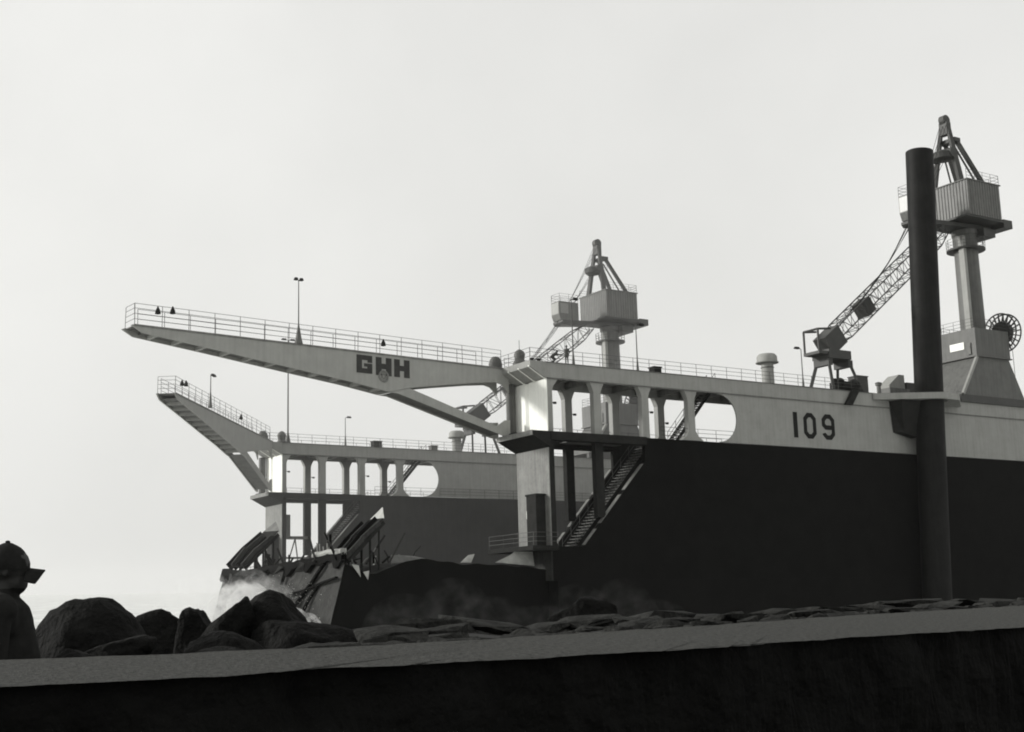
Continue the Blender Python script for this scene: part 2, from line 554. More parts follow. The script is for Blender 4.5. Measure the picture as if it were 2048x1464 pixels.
def dock_wall(t0, near, label):
    org = (0, t0, BASE)
    w = thing('dock_side_wall', label, 'dock wall', dm(*org), 'side walls of the floating dock')
    B = lambda mb, nm, m, **k: mb.build(nm, m, w, org, **k)
    hull = 'black' if near else 'misted'  # far hull takes the paler paint that carries the mist
    A = [(0.06, BASE), (0.06, -9.75), (3.3, -9.75), (10.35, -2.2), (10.35, -0.03), (SEND, -0.03), (SEND, BASE)]
    C = [(0.1, BASE + .02), (0.1, -10.1), (3.9, -10.1), (12.9, -0.9), (13.2, -0.12), (SEND - .1, -0.12), (SEND - .1, BASE + .02)]
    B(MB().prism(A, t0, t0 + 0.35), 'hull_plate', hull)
    B(MB().prism(A, t0 + W - 0.35, t0 + W), 'hull_plate', 'misted')
    B(MB().prism(C, t0 + 0.36, t0 + W - 0.36), 'hull_core', 'misted')
    # sunlit top edge of the slope, its brightness put into a paler strip
    for y0, y1 in ((t0 - 0.02, t0 + 0.42), (t0 + W - 0.4, t0 + W + 0.02)):
        segs = ((0.02, 0.2), (0.27, 0.60), (0.66, 0.97)) if near else ((0.02, 0.97),)
        for q0, q1 in segs:
            a = Vector((3.3, 0, -9.75)).lerp(Vector((10.35, 0, -2.2)), q0)
            c = Vector((3.3, 0, -9.75)).lerp(Vector((10.35, 0, -2.2)), q1)
            nx, nz = -0.731, 0.682
            B(MB().prism([(a.x + nx * .02, a.z + nz * .02), (a.x + nx * .07, a.z + nz * .07), (c.x + nx * .07, c.z + nz * .07), (c.x + nx * .02, c.z + nz * .02)], y0, y1), 'lit_edge_strip', 'midgrey')
    # upper side plating with the round-ended opening
    arc = [(19.4 + 2.25 * math.sin(a), 2.3 + 2.25 * math.cos(a)) for a in [math.pi * i / 18 for i in range(19)]]
    B(MB().prism([(SEND, 0.0), (SEND, 4.62), (19.4, 4.62)] + arc + [(19.4, 0.0)], t0 + 0.01, t0 + 0.16), 'upper_plating', 'grey')
    B(MB().box(29.0, SEND, t0 + W - 0.16, t0 + W - 0.01, 0.0, 4.62), 'upper_plating', 'grey')
    B(MB().box(28.9, 29.05, t0 + 0.17, t0 + W - 0.01, -0.1, 5.29), 'bulkhead', 'grey')
    # girder under the top deck
    B(MB().box(0.0, SEND, t0 - 0.03, t0 + 0.3, 4.62, 6.0), 'fascia', 'grey')
    B(MB().box(0.0, SEND, t0 + W - 0.3, t0 + W + 0.03, 4.62, 6.0), 'fascia', 'grey')
    B(MB().box(0.0, SEND, t0 - 0.12, t0 + W + 0.12, 6.0, DECK), 'top_deck', 'deck')
    B(MB().box(0.0, SEND, t0 + 0.31, t0 + W - 0.31, 5.3, 5.36), 'ceiling_plate', 'midgrey')
    B(MB().box(-0.01, SEND, t0 - 0.09, t0 - 0.035, 4.58, 4.68), 'rubbing_strip', 'steel')
    for x in (0.35, 2.85, 5.35, 8.0, 10.7, 13.4, 16.1, 18.7, 21.4, 24.1, 26.8):
        B(MB().box(x - 0.13, x + 0.13, t0 + 0.31, t0 + W - 0.31, 4.75, 5.29), 'cross_beam', 'midgrey')
    # pillars of the open end
    for y0, y1, in ((t0 + 0.02, t0 + 0.6), (t0 + W - 0.6, t0 + W - 0.02)):
        front = y0 < t0 + 1
        B(MB().prism([(0.06, 0), (0.55, 0), (0.55, 3.6), (0.7, 4.0), (1.2, 4.61), (0.06, 4.61)], y0, y1), 'pillar', 'grey')
        for k, x in enumerate(PIL):
            B(MB().prism(flared(x, 0.78, 0.0, 4.61, 1.55, 2.6 if k == 2 else 0), y0, y1), 'pillar', 'grey')
        lowm = 'dark'
        B(MB().box(0.06, 0.55, y0, y1, -9.74, -0.73), 'lower_pillar', lowm)
        B(MB().box(5.35 - 0.42, 5.35 + 0.42, y0, y1, -7.2, -0.73), 'lower_pillar', lowm)
        B(MB().box(0.0, 10.34, y0 - (0.45 if front else 0), y1 + (0 if front else 0.4), -0.72, -0.02), 'platform_beam', 'dark')
    B(MB().box(4.2, 10.3, t0 + 0.61, t0 + W - 0.61, -0.32, -0.24), 'platform_floor', 'midgrey')
    B(MB().box(0.0, 0.9, t0 + 0.61, t0 + W - 0.61, -0.32, -0.24), 'platform_floor', 'midgrey')
    # end of the wall: panels, pointed platforms
    prof = [(0.02, 0), (2.75, 0.0), (3.05, 0.22), (3.35, 0.0), (W - 0.02, 0.0)]
    def panel(z0, z1, nm, m, pr):
        mb = MB()
        P = [(t, s_) for t, s_ in pr]
        mb.v = [(0.04 + s_ * 1.0, t0 + t, z) for z in (z0, z1) for t, s_ in P] + [(0.0 - 0.04 + s_, t0 + t, z) for z in (z0, z1) for t, s_ in P]
        k = len(P)
        for i in range(k - 1):
            mb.f.append((2 * k + i, 2 * k + i + 1, 3 * k + i + 1, 3 * k + i))
            mb.f.append((i, k + i, k + i + 1, i + 1))
            mb.f.append((k + i, 3 * k + i, 3 * k + i + 1, k + i + 1))
            mb.f.append((i, i + 1, 2 * k + i + 1, 2 * k + i))
        mb.f.append((0, 2 * k, 3 * k, k)); mb.f.append((k - 1, 2 * k - 1, 4 * k - 1, 3 * k - 1))
        return B(mb, nm, m)
    panel(0.0, 4.62, 'end_panel', 'white', prof)
    panel(-9.7, -0.74, 'end_panel', 'midgrey', [(0.02, 0), (W - 0.02, 0)])
    panel(BASE, -10.1, 'end_panel', 'wreck', [(0.02, 0), (W - 0.02, 0)])
    B(MB().prism([(-1.75, 6.05), (-0.05, 6.05), (-0.05, 4.66), (-0.25, 4.66), (-1.75, 5.5)], t0 - 0.1, t0 + W + 0.1), 'end_platform', 'grey')
    for y in (t0 + 0.1, t0 + 1.7, t0 + 3.3, t0 + 4.9):
        B(MB().prism([(-1.8, 5.5), (-0.06, 4.5), (-0.06, 4.62), (-1.8, 5.62)], y - 0.06, y + 0.06), 'bracket', 'white')
    B(MB().prism([(-1.9, -0.02), (-0.05, -0.02), (-0.05, -1.35), (-1.9, -0.4)], t0 - 0.4, t0 + W + 0.15), 'end_platform', 'dark')
    B(MB().box(-1.96, -1.905, t0 - 0.45, t0 + W + 0.2, -0.44, 0.0), 'platform_edge', 'midgrey')
    B(MB().box(-1.2, -0.06, t0 + 3.4, t0 + W + 0.4, 0.0, 0.28), 'hinge_base', 'dark')
    B(MB().tube((-0.55, t0 + W - 0.1, 0.28), (-0.55, t0 + W - 0.1, 4.7), 0.42, n=14), 'hinge_post', 'crane', smooth=False)
    # bottom platform with rail, shaft casing, sign
    B(MB().box(-2.6, 0.04, t0 - 1.0, t0 + W + 1.0, -10.08, -9.72), 'bottom_platform', 'dark')
    B(MB().rail([(0.0, t0 - 0.95, -9.72), (-2.5, t0 - 0.95, -9.72), (-2.5, t0 + W + 0.9, -9.72), (0, t0 + W + 0.9, -9.72)], sp=2.2), 'railing', 'rail')
    B(MB().box(-1.0, -0.06, t0 + 0.75, t0 + 2.2, -9.71, -5.4).box(-1.06, -0.05, t0 + 0.65, t0 + 2.3, -5.4, -5.25), 'shaft_casing', 'dark')
    B(MB().box(-0.10, -0.05, t0 + 2.9, t0 + 3.6, -7.2, -6.5), 'sign_plate', 'sign')
    # railings
    B(MB().rail([(-1.7, t0 + W, DECK), (-1.7, t0 - 0.05, DECK), (SEND * 0.35, t0 - 0.05, DECK)]), 'railing', 'rail')
    B(MB().rail([(-1.0, t0 + W + 0.05, DECK), (66, t0 + W + 0.05, DECK)]), 'railing', 'rail')
    B(MB().rail([(0.8, t0 + W - 0.1, 0.0), (24, t0 + W - 0.1, 0.0)], sp=2.0), 'railing', 'rail')
    B(MB().rail([(12.5, t0 + 0.2, 0.0), (21.3, t0 + 0.2, 0.0)], sp=2.2), 'railing', 'rail')
    if not near:
        B(MB().rail([(21.7, t0 - 0.1, 0.0), (60, t0 - 0.1, 0.0)], sp=2.2), 'railing', 'rail')
    # stairs
    stair(w, org, (15.7, 0, 0.1), (20.9, 0, 5.9), t0 + 1.9, t0 + 3.1, 22, 'dark', 'steel')
    stair(w, org, (3.4, 0, -9.9), (12.1, 0, -0.5), t0 + 1.3, t0 + 3.3, 34, 'dark', 'steel')
    # lamp brackets on the pillars
    for x, y, z in ((0.55, t0 + 0.3, 2.6), (5.8, t0 + W - 0.3, 2.5), (11.2, t0 + 0.3, 2.4), (16.6, t0 + W - 0.3, 2.3)):
        B(MB().beam((x, y, z), (x + 0.45, y, z), 0.06, 0.06).box(x + 0.3, x + 0.55, y - 0.1, y + 0.1, z - 0.12, z + 0.06), 'lamp_bracket', 'dark')
    return w, org, B

nw, norg, NB = dock_wall(0.0, True, 'nearer dock side wall numbered 109 with black hull and open pillared end')
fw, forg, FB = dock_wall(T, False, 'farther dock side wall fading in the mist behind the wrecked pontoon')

# number 109
def stroke(pts, wd, y0, y1, closed=False):
    P = [Vector((p[0], p[1])) for p in pts]
    k = len(P)
    off = []
    for i in range(k):
        if closed or 0 < i < k - 1:
            d0 = (P[i] - P[i - 1]).normalized(); d1 = (P[(i + 1) % k] - P[i]).normalized()
        elif i == 0:
            d0 = d1 = (P[1] - P[0]).normalized()
        else:
            d0 = d1 = (P[-1] - P[-2]).normalized()
        n0 = Vector((-d0.y, d0.x)); n1 = Vector((-d1.y, d1.x))
        m = (n0 + n1).normalized()
        m /= max(0.5, m.dot(n0))
        off.append(m * wd / 2)
    mb = MB()
    for i in range(k):
        a = P[i] + off[i]; c = P[i] - off[i]
        mb.v += [(a.x, y0, a.y), (c.x, y0, c.y), (c.x, y1, c.y), (a.x, y1, a.y)]
    rng = range(k) if closed else range(k - 1)
    for i in rng:
        j = (i + 1) % k
        for q in range(4):
            r = (q + 1) % 4
            mb.f.append((i * 4 + q, j * 4 + q, j * 4 + r, i * 4 + r))
    if not closed:
        mb.f += [(0, 1, 2, 3), ((k - 1) * 4 + 3, (k - 1) * 4 + 2, (k - 1) * 4 + 1, (k - 1) * 4)]
    return mb
z0, z1 = 0.92, 3.42
NB(MB().prism([(28.95, z0), (29.5, z0), (29.5, z1), (28.95, z1)], -0.02, 0.005), 'numeral', 'number')
def octo(x0, x1, z0, z1, c):
    return [(x0, z0 + c), (x0, z1 - c), (x0 + c, z1), (x1 - c, z1), (x1, z1 - c), (x1, z0 + c), (x1 - c, z0), (x0 + c, z0)]
NB(stroke(octo(30.55, 31.8, z0 + .2, z1 - .2, 0.38), 0.44, -0.02, 0.005, True), 'numeral', 'number')
xl, xr = 33.05, 34.35
NB(stroke([(xl, z0 + .62), (xl + .02, z0 + .55), (xl + .38, z0 + .2), (xr - .38, z0 + .2), (xr, z0 + .58), (xr, z1 - .58), (xr - .38, z1 - .2), (xl + .38, z1 - .2), (xl, z1 - .58), (xl, z1 - 1.05), (xl + .3, z1 - 1.3), (xr - .2, z1 - 1.3)], 0.44, -0.02, 0.005), 'numeral', 'number')

# pile guide bracket: platform that wraps round the mooring pile
PC = Vector((47.3, -1.75)); PR = 1.46
outer = [(40.3, -0.125), (46.6, -3.85), (49.4, -3.6), (53.4, -0.5), (53.4, -0.125)]
def hit(c, d):
    best = None
    for i in range(len(outer)):
        a = Vector(outer[i]); e = Vector(outer[(i + 1) % len(outer)]) - a
        den = d.x * e.y - d.y * e.x
        if abs(den) < 1e-9: continue
        q = a - c
        t = (q.x * e.y - q.y * e.x) / den
        u = (q.x * d.y - q.y * d.x) / den
        if t > 0 and -1e-6 <= u <= 1 + 1e-6 and (best is None or t < best): best = t
    return best
angs = sorted([2 * math.pi * i / 48 for i in range(48)] + [math.atan2(p[1] - PC.y, p[0] - PC.x) % (2 * math.pi) for p in outer])
mb = MB()
for a in angs:
    d = Vector((math.cos(a), math.sin(a)))
    o_ = PC + d * hit(PC, d); i_ = PC + d * (PR + 0.12)
    mb.v += [(i_.x, i_.y, 6.0), (o_.x, o_.y, 6.0), (o_.x, o_.y, 5.35), (i_.x, i_.y, 5.35)]
k = len(angs)
for i in range(k):
    j = (i + 1) % k
    for q in range(4):
        r = (q + 1) % 4
        mb.f.append((i * 4 + q, j * 4 + q, j * 4 + r, i * 4 + r))
NB(mb, 'pile_guide', 'grey')
mb = MB()
for (x0_, x1_, d_, zb) in ((43.0, 45.6, 1.9, 1.6),):
    NB(MB().add([(x0_, -0.06, zb + .5), (x1_, -0.06, zb), (x1_, -d_ * .5, zb), (x0_ + .9, -d_ * .35, zb + .5), (x0_ - .3, -0.06, 5.34), (x1_, -0.06, 5.34), (x1_, -d_, 5.34), (x0_, -d_ * .8, 5.34)],
                [(0, 3, 2, 1), (4, 5, 6, 7), (0, 1, 5, 4), (1, 2, 6, 5), (2, 3, 7, 6), (3, 0, 4, 7)]), 'gusset', 'dark')
NB(MB().prism([(36.0, 4.55), (36.9, 4.55), (38.1, 6.15), (37.2, 6.15)], -0.5, -0.13), 'chute', 'dark')
NB(MB().rail([(53.6, 0.0, DECK), (70, 0.0, DECK)]), 'railing', 'rail')
# far wall extras in the open end
FB(MB().box(0.7, 2.2, T + 2.6, T + 4.2, -5.0, -2.4), 'equipment_box', 'midgrey')
FB(MB().box(0.56, 4.9, T + 2.5, T + 4.3, -5.3, -5.01), 'equipment_shelf', 'midgrey')
FB(MB().beam((0.56, T + 3.3, -7.6), (4.9, T + 3.3, -7.6), 0.25, 0.25), 'tie_beam', 'midgrey')
FB(MB().beam((1.6, T + 3.0, -9.7), (3.0, T + 3.0, -5.3), 0.12, 0.12).beam((3.6, T + 3.0, -9.7), (3.0, T + 3.0, -5.3), 0.12, 0.12), 'prop', 'steel')

# pontoon hull joining both walls
pb = thing('dock_pontoon', 'dark submerged pontoon hull under the two dock side walls', 'pontoon', dm(40, T / 2, -18.6))
MB().box(0.3, SEND + 2, -0.25, T + W + 0.25, -18.6, BASE - 0.01).build('pontoon_hull', 'black', pb, (40, T / 2, -18.6))

# mooring pile
px0 = Vector((47.0, -1.75, 6.9)); px1 = Vector((48.75, -1.75, 32.75))
dirp = (px1 - px0) / (px1.z - px0.z)
pbse = px0 + dirp * (-18.8 - px0.z)
mp = thing('mooring_pile', 'tall black steel mooring pile standing through the guide bracket', 'pile', DOCK @ Matrix.Translation(pbse))
b = MB().tube(pbse, px1, PR, n=48)
o = b.build('pile_tube', 'pile', mp, pbse); auto_smooth(o)
for q in (0.45, 0.66, 0.83):
    MB().torus(pbse.lerp(px1, q), (px1 - pbse), PR, 0.025, 48, 5).build('weld_seam', 'pile', mp, pbse)

# ------------------------------------------------------------------ swing gangways
def gangway(root, tip, label, letters, group):
    a = Vector((root[0], root[1], 0)); c = Vector((tip[0], tip[1], 0))
    ux = (c - a).normalized()
    uy = Vector((-ux.y, ux.x, 0))            # local y
    L = (c - a).length
    mw = DOCK @ Matrix(((ux.x, uy.x, 0, a.x), (ux.y, uy.y, 0, a.y), (0, 0, 1, 0), (0, 0, 0, 1)))
    g = thing('swing_gangway', label, 'gangway', mw, group)
    # side of the camera
    camd = DOCK.inverted() @ EYE
    sgn = 1 if (camd - a).dot(uy) > 0 else -1
    k = L / 36.0
    top = 6.12
    prof = [(36.0, top), (36.3, top - .12), (35.4, 5.52), (29.5, 4.88), (22.7, 4.1), (17.2, 3.5), (13.0, 2.92), (12.0, 2.85), (0.9, -0.02), (0.2, 0.05), (0.2, 0.85), (11.2, 3.42), (7.6, 3.98), (4.0, 4.42), (2.4, 4.55), (1.4, 4.35), (0.7, 3.9), (0.2, 3.8), (0.2, top)]
    # the plate is split so that the strut is its own part
    beamp = [p for p in prof if not (p[0] < 12.5 and p[1] < 3.43)]
    beamp = [(36.0, top), (36.3, top - .12), (35.4, 5.52), (29.5, 4.88), (22.7, 4.1), (17.2, 3.5), (13.2, 2.95), (11.2, 3.46), (7.6, 4.0), (4.0, 4.5), (1.7, 4.75), (1.0, 4.6), (0.5, 4.2), (0.2, 3.9), (0.2, top)]
    strut = [(13.15, 2.93), (12.3, 2.9), (1.0, 0.08), (0.15, 0.02), (0.15, 1.5), (0.75, 1.45), (1.7, 0.88), (11.15, 3.44)]
    beamp = [(x * k, z) for x, z in beamp]; strut = [(x * k, z) for x, z in strut]
    y_out = 0.0; wd = 1.7
    for y0, y1 in ((-0.06, 0.06), (-wd - 0.06, -wd + 0.06)):
        ya, yb = (y0, y1) if sgn > 0 else (-y1, -y0)
        MB().prism(beamp, ya, yb).build('side_girder', 'arm', g)
        MB().prism(strut, ya, yb).build('strut_plate', 'arm', g)
    s = lambda y: y if sgn > 0 else -y
    lo_, hi_ = sorted((s(-0.07), s(-wd + 0.07)))
    MB().box(0.3 * k, 36.0 * k, lo_, hi_, top - 0.14, top - 0.06).build('walkway', 'deck', g)
    MB().box(0.0, 36.05 * k, min(s(0.062), s(0.11)), max(s(0.062), s(0.11)), top - 0.16, top - 0.02).build('edge_strip', 'midgrey', g)
    # ribs closing the underside
    def bot(x):
        for i in range(2, 7):
            x1_, z1_ = beamp[i]; x2_, z2_ = beamp[i + 1] if i < 6 else beamp[6]
            if i < 6 and x2_ <= x <= x1_: return z2_ + (z1_ - z2_) * (x - x2_) / (x1_ - x2_)
        return 4.0
    x = 14.0 * k
    while x < 35 * k:
        z = bot(x)
        MB().box(x - 0.14, x + 0.14, lo_, hi_, z + 0.015, z + 0.45).build('rib', 'arm', g)
        x += 1.95
    pl = MB()
    n_ = 14
    for i in range(n_):
        xa = 13.3 * k + (35.0 * k - 13.3 * k) * i / n_; xb = 13.3 * k + (35.0 * k - 13.3 * k) * (i + 1) / n_
        za, zb = bot(xa) + 0.25, bot(xb) + 0.25
        pl.add([(xa, lo_, za), (xb, lo_, zb), (xb, hi_, zb), (xa, hi_, za), (xa, lo_, za + .03), (xb, lo_, zb + .03), (xb, hi_, zb + .03), (xa, hi_, za + .03)],
               [(0, 1, 2, 3), (7, 6, 5, 4), (0, 4, 5, 1), (3, 2, 6, 7)])
    pl.build('bottom_plate', 'steel', g)
    MB().prism([(12.3 * k, 3.0), (1.2 * k, 0.24), (1.2 * k, 0.32), (12.3 * k, 3.08)], lo_, hi_).build('strut_web', 'steel', g)
    MB().rail([(1.0 * k, s(0.0), top), (36.0 * k, s(0.0), top), (36.0 * k, s(-wd), top)], h=1.55, bars=(0.4, 0.8, 1.2, 1.55), sp=2.05, r=0.020).build('railing', 'rail', g)
    MB().rail([(2.5 * k, s(-wd), top), (35.0 * k, s(-wd), top)], h=1.55, bars=(0.4, 0.8, 1.2, 1.55), sp=2.05, r=0.020).build('railing', 'rail', g)
    for x, z in ((13.8, 1.1), (34.2, 1.4), (33.0, 1.55)):
        MB().lathe((x * k, s(0.05), top + z - 0.5), [(0.05, 0), (0.22, 0.05), (0.17, 0.3), (0.06, 0.55), (0.04, 0.6)], 10).build('bell_lamp', 'dark', g)
    MB().lathe((0.9 * k, s(-0.9), top - 0.05), [(0.6, 0), (0.62, 0.5), (0.5, 0.9), (0.3, 1.15), (0.05, 1.2)], 14).build('hinge_cap', 'crane', g)
    if letters:
        # lettering reads from the camera's side: x runs towards the tip, so the text runs from the tip side to the root side
        yl0, yl1 = sorted((s(0.065), s(0.085)))
        def blk(nm, boxes, X):
            mb = MB()
            for (u0, u1, z0, z1) in boxes:
                mb.box(X - u1, X - u0, yl0, yl1, z0, z1)
            mb.build(nm, 'letter', g)
        zb, zt = 4.3, 5.78
        e = 0.52
        blk('letter', [(0, e, zb + .0, zt), (e, 1.5, zt - .4, zt), (e, 1.5, zb, zb + .4), (1.02, 1.5, zb + .4, zb + .82), (0.72, 1.02, zb + .55, zb + .82), (1.05, 1.5, zt - .58, zt - .4)], 15.95)
        for X in (14.1, 12.3):
            blk('letter', [(0, 0.56, zb - .04, zt - .02), (0.98, 1.54, zb - .04, zt - .02), (0.56, 0.98, zb + .5, zb + .95)], X)
        MB().torus((13.35, s(0.1), 4.2), (0, 1, 0), 0.42, 0.09, 28, 6).torus((13.35, s(0.1), 4.2), (0, 1, 0), 0.18, 0.06, 20, 6).build('emblem_ring', 'emblem', g)
    return g, mw
g1, g1m = gangway((-0.9, 4.4), (-35.5, 0.85), 'long swing gangway lettered GHH reaching out over the water', True, 'swing gangways of the dock')
g2, g2m = gangway((-1.4, T - 0.2), (-23.2, 27.7), 'unlettered swing gangway on the farther dock wall, angled towards the viewer', False, 'swing gangways of the dock')

# ------------------------------------------------------------------ cranes
def lattice(mb, a, c, wy, hz, n_, r=0.072, taper=0.55):
    a = Vector(a); c = Vector(c)
    d = (c - a).normalized()
    y = Vector((0, 1, 0))
    u = d.cross(y).normalized()
    if u.z < 0: u = -u
    def cor(t):
        q = 1.0
        if t < 0.12: q = taper + (1 - taper) * t / 0.12
        if t > 0.9: q = taper + (1 - taper) * (1 - t) / 0.1
        p = a.lerp(c, t)
        return [p + y * (i * wy / 2 * q) + u * (j * hz / 2 * q) for i, j in ((-1, -1), (1, -1), (1, 1), (-1, 1))]
    prev = None
    for i in range(n_ + 1):
        cur = cor(i / n_)
        for k in range(4):
            mb.tube(cur[k], cur[(k + 1) % 4], r * 0.5, n=5)
        if prev:
            for k in range(4):
                mb.tube(prev[k], cur[k], r, n=6)
                k2 = (k + 1) % 4
                if i % 2: mb.tube(prev[k], cur[k2], r * 0.5, n=5)
                else: mb.tube(prev[k2], cur[k], r * 0.5, n=5)
        prev = cur
    return mb

def cable(p0, p1, sag, n_=14):
    a = Vector(p0); c = Vector(p1)
    return [a.lerp(c, i / n_) + Vector((0, 0, -sag * 4 * (i / n_) * (1 - i / n_))) for i in range(n_ + 1)]

def crane(cx, cy, zs, label, sgnrow):
    mw = dm(cx, cy, DECK) @ Matrix.Diagonal((1, 1, 1, 1))
    g = thing('slewing_crane', label, 'crane', mw, 'slewing cranes on the dock walls')
    Z = lambda z: z * zs
    B = lambda mb, nm, m, par=None, **k: mb.build(nm, m, par or g, **k)
    # portal
    B(MB().box(-6.6, 4.6, -2.75, -2.15, 0.0, Z(0.8)), 'bogie', 'cranedark')
    B(MB().box(-6.6, 4.6, 2.15, 2.75, 0.0, Z(0.8)), 'bogie', 'cranedark')
    B(MB().frustum((-6.2, 4.3, -2.7, 2.7), Z(0.8), (-3.3, 2.1, -2.7, 2.7), Z(5.25)), 'portal', 'crane')
    B(MB().beam((-6.25, -2.75, Z(0.85)), (-3.35, -2.75, Z(5.2)), 0.3, 0.3), 'lit_corner_strip', 'grey')  # chamfer catching the light, its brightness given by a paler paint
    pd = B(MB().box(-3.5, 2.25, -2.85, 2.85, Z(5.3), Z(8.4)).box(-3.65, 2.4, -3.0, 3.0, Z(5.18), Z(5.3)), 'pedestal', 'crane')
    B(MB().box(-3.56, -3.51, -1.3, 0.6, Z(6.2), Z(7.0)), 'sign_plate', 'sign', pd)
    B(MB().box(-3.62, -3.51, -2.2, -1.75, Z(5.5), Z(6.8)), 'ladder_box', 'steel', pd)
    B(MB().rail([(-3.4, -2.8, Z(8.4)), (2.2, -2.8, Z(8.4)), (2.2, 2.8, Z(8.4)), (-3.4, 2.8, Z(8.4)), (-3.4, -2.8, Z(8.4))], sp=1.4), 'pedestal_railing', 'rail')
    # cable reel on the side of the pedestal
    rc = Vector((2.95, -1.6, Z(8.6)))
    rl = B(MB().tube(rc - Vector((0.35, 0, 0)), rc + Vector((0.35, 0, 0)), 1.25, n=28), 'cable_reel', 'cranedark')
    B(MB().torus(rc + Vector((-0.42, 0, 0)), (1, 0, 0), 2.15, 0.09, 36, 6).torus(rc + Vector((0.42, 0, 0)), (1, 0, 0), 2.15, 0.09, 36, 6), 'reel_rim', 'cranedark', rl)
    sp = MB().box(-0.06, 0.06, -0.06, 0.06, 1.15, 2.12)
    first = None
    for i in range(20):
        for dx in (-0.42, 0.42):
            if first is None: o = sp.build('spoke', 'cranedark', rl); first = o
            else: o = first.copy(); COL.objects.link(o); o.parent = rl
            o.location = rc + Vector((dx, 0, 0)); o.rotation_euler = (2 * math.pi * i / 20, 0, 0)
    B(MB().path(cable(rc + Vector((0.3, -0.9, -0.6)), (3.4, -2.4, 0.3), 0.6, 8), 0.03), 'reel_cable', 'dark', rl)
    # column
    o = B(MB().lathe((0, 0, 0), [(1.5, Z(8.4)), (1.5, Z(8.7)), (1.38, Z(8.75)), (1.30, Z(19.8)), (1.45, Z(20.0)), (1.45, Z(20.5))], 36), 'column', 'crane'); auto_smooth(o)
    B(MB().box(-1.75, -1.28, -1.05, -0.35, Z(8.42), Z(19.6)), 'ladder_trunk', 'grey')
    gal = MB().lathe((0, 0, 0), [(1.3, Z(18.1)), (2.15, Z(18.15)), (2.15, Z(18.35)), (1.3, Z(18.35))], 24)
    B(gal, 'gallery', 'cranedark')
    rr = MB()
    pts = [(2.1 * math.cos(2 * math.pi * i / 14), 2.1 * math.sin(2 * math.pi * i / 14), Z(18.35)) for i in range(15)]
    rr.rail(pts, sp=1.0)
    B(rr, 'gallery_railing', 'rail')
    # revolving platform
    B(MB().prism([(-9.2, Z(20.3)), (-8.9, Z(20.0)), (-3.2, Z(20.55)), (2.8, Z(20.55)), (4.6, Z(20.9)), (4.6, Z(21.35)), (-9.2, Z(20.6))], -1.2, 1.2), 'platform', 'cranedark')
    B(MB().box(-3.2, 3.3, -3.1, 3.1, Z(21.2), Z(21.42)), 'house_floor', 'cranedark')
    B(MB().box(3.35, 4.9, -2.9, 2.9, Z(20.75), Z(21.7)), 'counterweight', 'cranedark')
    B(MB().box(0.6, 2.6, -2.2, 2.2, Z(19.6), Z(20.5)), 'slewing_drive', 'cranedark')
    # corrugated machinery house
    x0, x1, y0, y1 = -2.85, 2.75, -3.15, 3.15
    hz0, hz1 = Z(21.43), Z(25.45)
    per = []
    def side(a, c, nrm):
        L_ = (Vector(c) - Vector(a)).length
        k = int(L_ / 0.42)
        for i in range(k):
            for q, h in ((0.0, 0), (0.12, 0.07), (0.5, 0.07), (0.62, 0)):
                p = Vector(a).lerp(Vector(c), (i + q) / k) + Vector(nrm) * h
                per.append((p.x, p.y))
    side((x0, y0), (x1, y0), (0, -1)); side((x1, y0), (x1, y1), (1, 0)); side((x1, y1), (x0, y1), (0, 1)); side((x0, y1), (x0, y0), (-1, 0))
    hs = B(MB().prism(per, hz0, hz1, 'z'), 'machinery_house', 'house')
    B(MB().box(x0 - 0.15, x1 + 0.15, y0 - 0.15, y1 + 0.15, hz1, hz1 + 0.12), 'house_roof', 'steel', hs)
    B(MB().rail([(x0, y0, hz1 + .12), (x1, y0, hz1 + .12), (x1, y1, hz1 + .12), (x0, y1, hz1 + .12)], sp=1.4), 'roof_railing', 'rail', hs)
    # A-frame
    ap = Vector((-1.7, 0, Z(33.4)))
    for y in (-1.9, 1.9):
        B(MB().beam((-2.2, y, hz1 + .1), (-1.75, y * 0.22, Z(33.0)), 0.62, 0.5, w2=0.42, h2=0.36), 'mast_leg', 'cranedark')
        B(MB().beam((2.3, y * 0.9, hz1 + .1), (-1.0, y * 0.4, Z(31.2)), 0.42, 0.42), 'back_stay', 'cranedark')
        B(MB().beam((1.0, y * 0.9, hz1 + .1), (-1.4, y * 0.45, Z(30.2)), 0.16, 0.16), 'brace', 'cranedark')
    hd = B(MB().box(-2.1, -1.35, -0.55, 0.55, Z(31.8), Z(33.3)), 'mast_head', 'cranedark')
    B(MB().tube((-1.75, -0.35, Z(33.6)), (-1.75, 0.35, Z(33.6)), 0.6, n=18), 'sheave', 'cranedark', hd)
    B(MB().box(-1.6, -0.6, -1.1, 1.1, Z(30.9), Z(31.35)), 'cross_head', 'cranedark')
    B(MB().tube((-2.3, -1.4, Z(29.3)), (-2.3, 1.4, Z(29.3)), 0.62, n=20).lathe((-2.5, 0, Z(28.5)), [(0.5, 0), (1.25, 0.25), (1.35, 0.9), (0.6, 1.3)], 18), 'sheave_basket', 'cranedark')
    B(MB().rail([(-1.7, -2.2, Z(28.6)), (-1.7, 2.2, Z(28.6))], sp=1.1), 'basket_railing', 'rail')
    # cab
    cb = B(MB().prism([(-9.3, Z(20.65)), (-6.2, Z(20.65)), (-6.2, Z(23.5)), (-9.6, Z(23.5)), (-9.6, Z(21.5))], -0.95, 0.95), 'operator_cab', 'house')
    for y0_, y1_ in ((-0.985, -0.955), (0.955, 0.985)):
        B(MB().box(-9.35, -8.0, y0_, y1_, Z(21.7), Z(23.2)), 'window', 'glass', cb)
    B(MB().box(-9.64, -9.61, -0.85, 0.85, Z(21.6), Z(23.3)), 'window', 'glass', cb)
